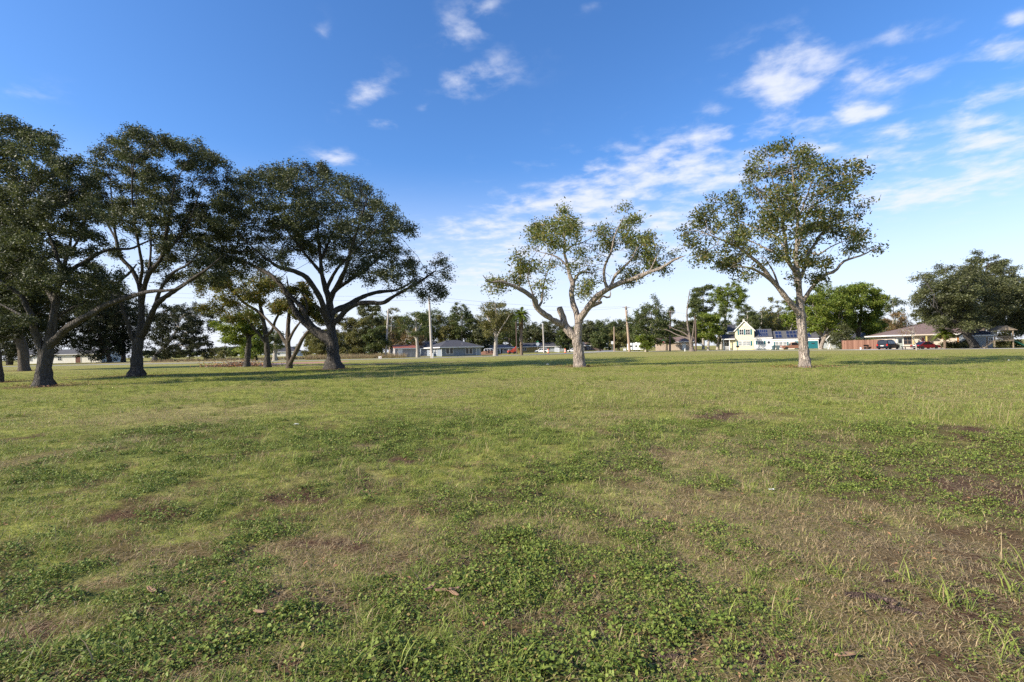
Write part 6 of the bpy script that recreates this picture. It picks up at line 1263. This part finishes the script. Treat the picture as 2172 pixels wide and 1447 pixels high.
def pebble(label, px, py, r, mt, seed, name='stone', cat='stone'):
    rng = np.random.default_rng(seed); mb = MB(); mb.lathe([(0, -.3*r), (r*.7, -.2*r), (r, .1*r), (r*.8, .5*r), (r*.35, .72*r), (0, .75*r)], k=9); mb.v = [tuple(np.array(v)*(1+.12*rng.normal())*np.array([1.3, 1, 1])) for v in mb.v]; o = mb.build(name, mt, None, True); o.location = tuple(gp(px, py)); tag(o, label, cat)
pebble('white stone on the grass left of the leaning pecan foot', 1162, 774, .13, SWHT, 1); pebble('small brown stone right at the leaning pecan foot', 1248, 778, .15, ROT, 2); pebble('small pale pebble right of the tall pecan in the lawn', 2140, 764.5, .05, SWHT, 3)
def scrap(label, px, py, s_, seed):
    rng = np.random.default_rng(seed); mb = MB(); n_ = 4
    for a_ in range(n_+1):
        for b_ in range(n_+1): mb.v.append((s_*(a_/n_-.5)*1.6, s_*(b_/n_-.5), s_*.12*rng.random()+.02))
    mb.f = [[a_*(n_+1)+b_, (a_+1)*(n_+1)+b_, (a_+1)*(n_+1)+b_+1, a_*(n_+1)+b_+1] for a_ in range(n_) for b_ in range(n_)]; o = mb.build('paper_scrap', SWHT, None); o.location = tuple(gp(px, py)); so2 = o.modifiers.new('thick', 'SOLIDIFY'); so2.thickness = .002; tag(o, label, 'litter')
scrap('white crumpled scrap on the lawn right of centre', 1636, 1037, .035, 1); scrap('pale scrap in the grass left of centre', 629, 905, .07, 2)
# ------------------------------------------------------------------ sky, clouds, sun
SUN_EL = math.radians(29); SUN_H = np.array([-0.93, -0.37]); SUN_H /= np.linalg.norm(SUN_H)
w = bpy.data.worlds.new('World'); SC.world = w; w.use_nodes = True
nt = w.node_tree; bg = nt.nodes['Background']
sky = nt.nodes.new('ShaderNodeTexSky'); sky.sky_type = 'NISHITA'; sky.sun_disc = False
sky.sun_elevation = SUN_EL; sky.sun_rotation = math.atan2(SUN_H[0], SUN_H[1]) % (2*PI)
sky.altitude = 20; sky.air_density = 1.0; sky.dust_density = 0.7; sky.ozone_density = 2.0
tc = nt.nodes.new('ShaderNodeTexCoord'); D = tc.outputs['Generated']
sp = nt.nodes.new('ShaderNodeSeparateXYZ'); nt.links.new(D, sp.inputs[0])
zc = math_(nt, 'MAXIMUM', sp.outputs[2], 0.012)
zz = math_(nt, 'ADD', zc, 0.07)                      # flattens the cloud deck a little like a curved earth
cu = math_(nt, 'DIVIDE', sp.outputs[0], zz); cv = math_(nt, 'DIVIDE', sp.outputs[1], zz)
cb = nt.nodes.new('ShaderNodeCombineXYZ'); nt.links.new(cu, cb.inputs[0]); nt.links.new(cv, cb.inputs[1])
def cmap(rot, sc, loc=(0, 0, 0)):
    m = nt.nodes.new('ShaderNodeMapping'); m.inputs['Rotation'].default_value = (0, 0, rot); m.inputs['Scale'].default_value = sc; m.inputs['Location'].default_value = loc
    nt.links.new(cb.outputs[0], m.inputs[0]); return m.outputs[0]
def cp(px, py):
    d = ray(px, py); d = d/np.linalg.norm(d); z = max(d[2], .012)+.07; return d[0]/z, d[1]/z
cov = None
# clouds of the photographed sky: centre, half sizes (photo pixels), slope, strength
CL = [(985,60,80,50,-35,.58),(1012,165,80,40,-15,.62),(782,195,66,32,-25,.55),(712,335,42,15,5,.66),(815,263,34,13,0,.48),(685,68,18,24,10,.42),(60,195,60,18,0,.30),(1035,12,30,16,-20,.5),(900,228,18,16,0,.3),(1250,15,40,10,-20,.30),
 (1672,165,86,62,-15,.92),(1850,165,95,30,-12,.66),(1560,284,150,26,-12,.72),(1700,262,60,22,-10,.70),(1822,238,48,22,0,.80),(1925,284,66,22,-8,.85),(2060,258,90,24,-8,.70),(2110,205,100,22,-14,.62),(2080,305,120,24,-8,.78),(2130,105,60,30,-10,.66),(2160,42,26,16,-10,.55),(1910,75,70,20,-14,.40),
 (1740,316,62,18,-5,.62),(1930,412,110,30,-6,.90),(2090,380,110,24,-8,.78),(2140,342,50,14,-5,.55),(1840,350,110,26,-8,.55),(1420,372,230,66,-8,.88),(1250,430,200,42,-5,.86),(1110,490,190,36,-3,.80),(1470,340,90,28,-10,.70),(1040,590,170,36,0,.62),(960,470,90,18,-4,.5),(1530,235,40,18,-10,.42),(1280,300,50,14,-12,.34),
 (1350,470,280,56,-2,.70),(1000,545,150,28,-2,.62),(1560,470,320,50,-4,.48),(1200,545,320,56,0,.66),(2000,330,240,70,-8,.50),(1760,200,160,40,-12,.42),(900,520,60,14,0,.30),(1800,130,20,10,-10,.40),(2140,405,50,10,-5,.5)]
for (px, py, rx, ry, sl, s) in CL:
    if px > 1500: rx *= 1.22; ry *= 1.08; s = min(.97, s*(1.18 if px > 1800 else 1.08))
    c0 = np.array(cp(px, py)); a = math.radians(sl)
    e1 = np.array(cp(px+rx*math.cos(a), py+rx*math.sin(a)))-c0; e2 = np.array(cp(px+ry*math.sin(a), py-ry*math.cos(a)))-c0
    A = np.linalg.inv(np.stack([e1, e2], 1))           # 2x2: deck coordinates -> unit disc
    x_ = math_(nt, 'SUBTRACT', cu, float(c0[0])); y_ = math_(nt, 'SUBTRACT', cv, float(c0[1]))
    p_ = math_(nt, 'ADD', math_(nt, 'MULTIPLY', x_, float(A[0, 0])), math_(nt, 'MULTIPLY', y_, float(A[0, 1])))
    q_ = math_(nt, 'ADD', math_(nt, 'MULTIPLY', x_, float(A[1, 0])), math_(nt, 'MULTIPLY', y_, float(A[1, 1])))
    d2 = math_(nt, 'ADD', math_(nt, 'MULTIPLY', p_, p_), math_(nt, 'MULTIPLY', q_, q_))
    k = math_(nt, 'MULTIPLY', math_(nt, 'POWER', 2.718, math_(nt, 'MULTIPLY', d2, -0.62)), s)
    cov = k if cov is None else math_(nt, 'MAXIMUM', cov, k)
n_big = noise(nt, 2.6, 6, 0.55, cmap(0.5, (1.0, 1.0, 1)), 0.2)
n_fine = noise(nt, 7.5, 8, 0.58, cmap(0.35, (1.0, 1.0, 1)), 0.15)
nn = math_(nt, 'ADD', math_(nt, 'MULTIPLY', n_big, 0.45), math_(nt, 'MULTIPLY', n_fine, 0.55))
behind = math_(nt, 'MULTIPLY', math_(nt, 'LESS_THAN', sp.outputs[1], -0.15), 0.45)
cov = math_(nt, 'MAXIMUM', cov, behind)
dens = math_(nt, 'SUBTRACT', math_(nt, 'ADD', math_(nt, 'MULTIPLY', cov, 0.62), math_(nt, 'MULTIPLY', nn, 2.5)), 1.34)
mr = nt.nodes.new('ShaderNodeMapRange'); mr.interpolation_type = 'SMOOTHSTEP'; mr.inputs[1].default_value = 0.0; mr.inputs[2].default_value = 0.72; nt.links.new(dens, mr.inputs[0])
dn = math_(nt, 'MULTIPLY', mr.outputs[0], math_(nt, 'MULTIPLY', cov, 1.9, True))
# pale veil low over the horizon
CLOUD = (5.5, 5.7, 6.4)
hs = nt.nodes.new('ShaderNodeHueSaturation'); hs.inputs['Saturation'].default_value = 1.18; hs.inputs['Value'].default_value = 1.0; nt.links.new(sky.outputs[0], hs.inputs['Color'])
base = mixc(nt, 1.0, hs.outputs[0], (0.90, 1.12, 1.42), 'MULTIPLY')
vl = nt.nodes.new('ShaderNodeMapRange'); vl.interpolation_type = 'SMOOTHSTEP'; vl.inputs[1].default_value = 0.0; vl.inputs[2].default_value = 0.37; vl.inputs[3].default_value = 0.90; vl.inputs[4].default_value = 0.0; nt.links.new(sp.outputs[2], vl.inputs[0])
base = mixc(nt, vl.outputs[0], base, (5.75, 5.95, 6.7))
col = mixc(nt, math_(nt, 'MULTIPLY', dn, 0.88), base, CLOUD)
nt.links.new(col, bg.inputs['Color']); bg.inputs['Strength'].default_value = 0.088
sl = bpy.data.lights.new('sun', 'SUN'); sl.energy = 5.0; sl.angle = math.radians(0.55); sl.color = (1.0, 0.90, 0.76)
so_ = bpy.data.objects.new('sun', sl); COL.objects.link(so_)
sd = Vector((SUN_H[0]*math.cos(SUN_EL), SUN_H[1]*math.cos(SUN_EL), math.sin(SUN_EL)))
so_.rotation_euler = sd.to_track_quat('Z', 'Y').to_euler(); so_.location = (0, 0, 60)
vs = SC.view_settings; SC.display_settings.display_device = 'sRGB'; vs.view_transform = 'Standard'; vs.look = 'None'; vs.gamma = 1.0; vs.exposure = 0.95; vs.use_curve_mapping = False
SC.render.engine = 'CYCLES'
cy = SC.cycles; cy.max_bounces = 6; cy.diffuse_bounces = 3; cy.transmission_bounces = 4; cy.transparent_max_bounces = 4; cy.use_denoising = False
SC.render.film_transparent = False
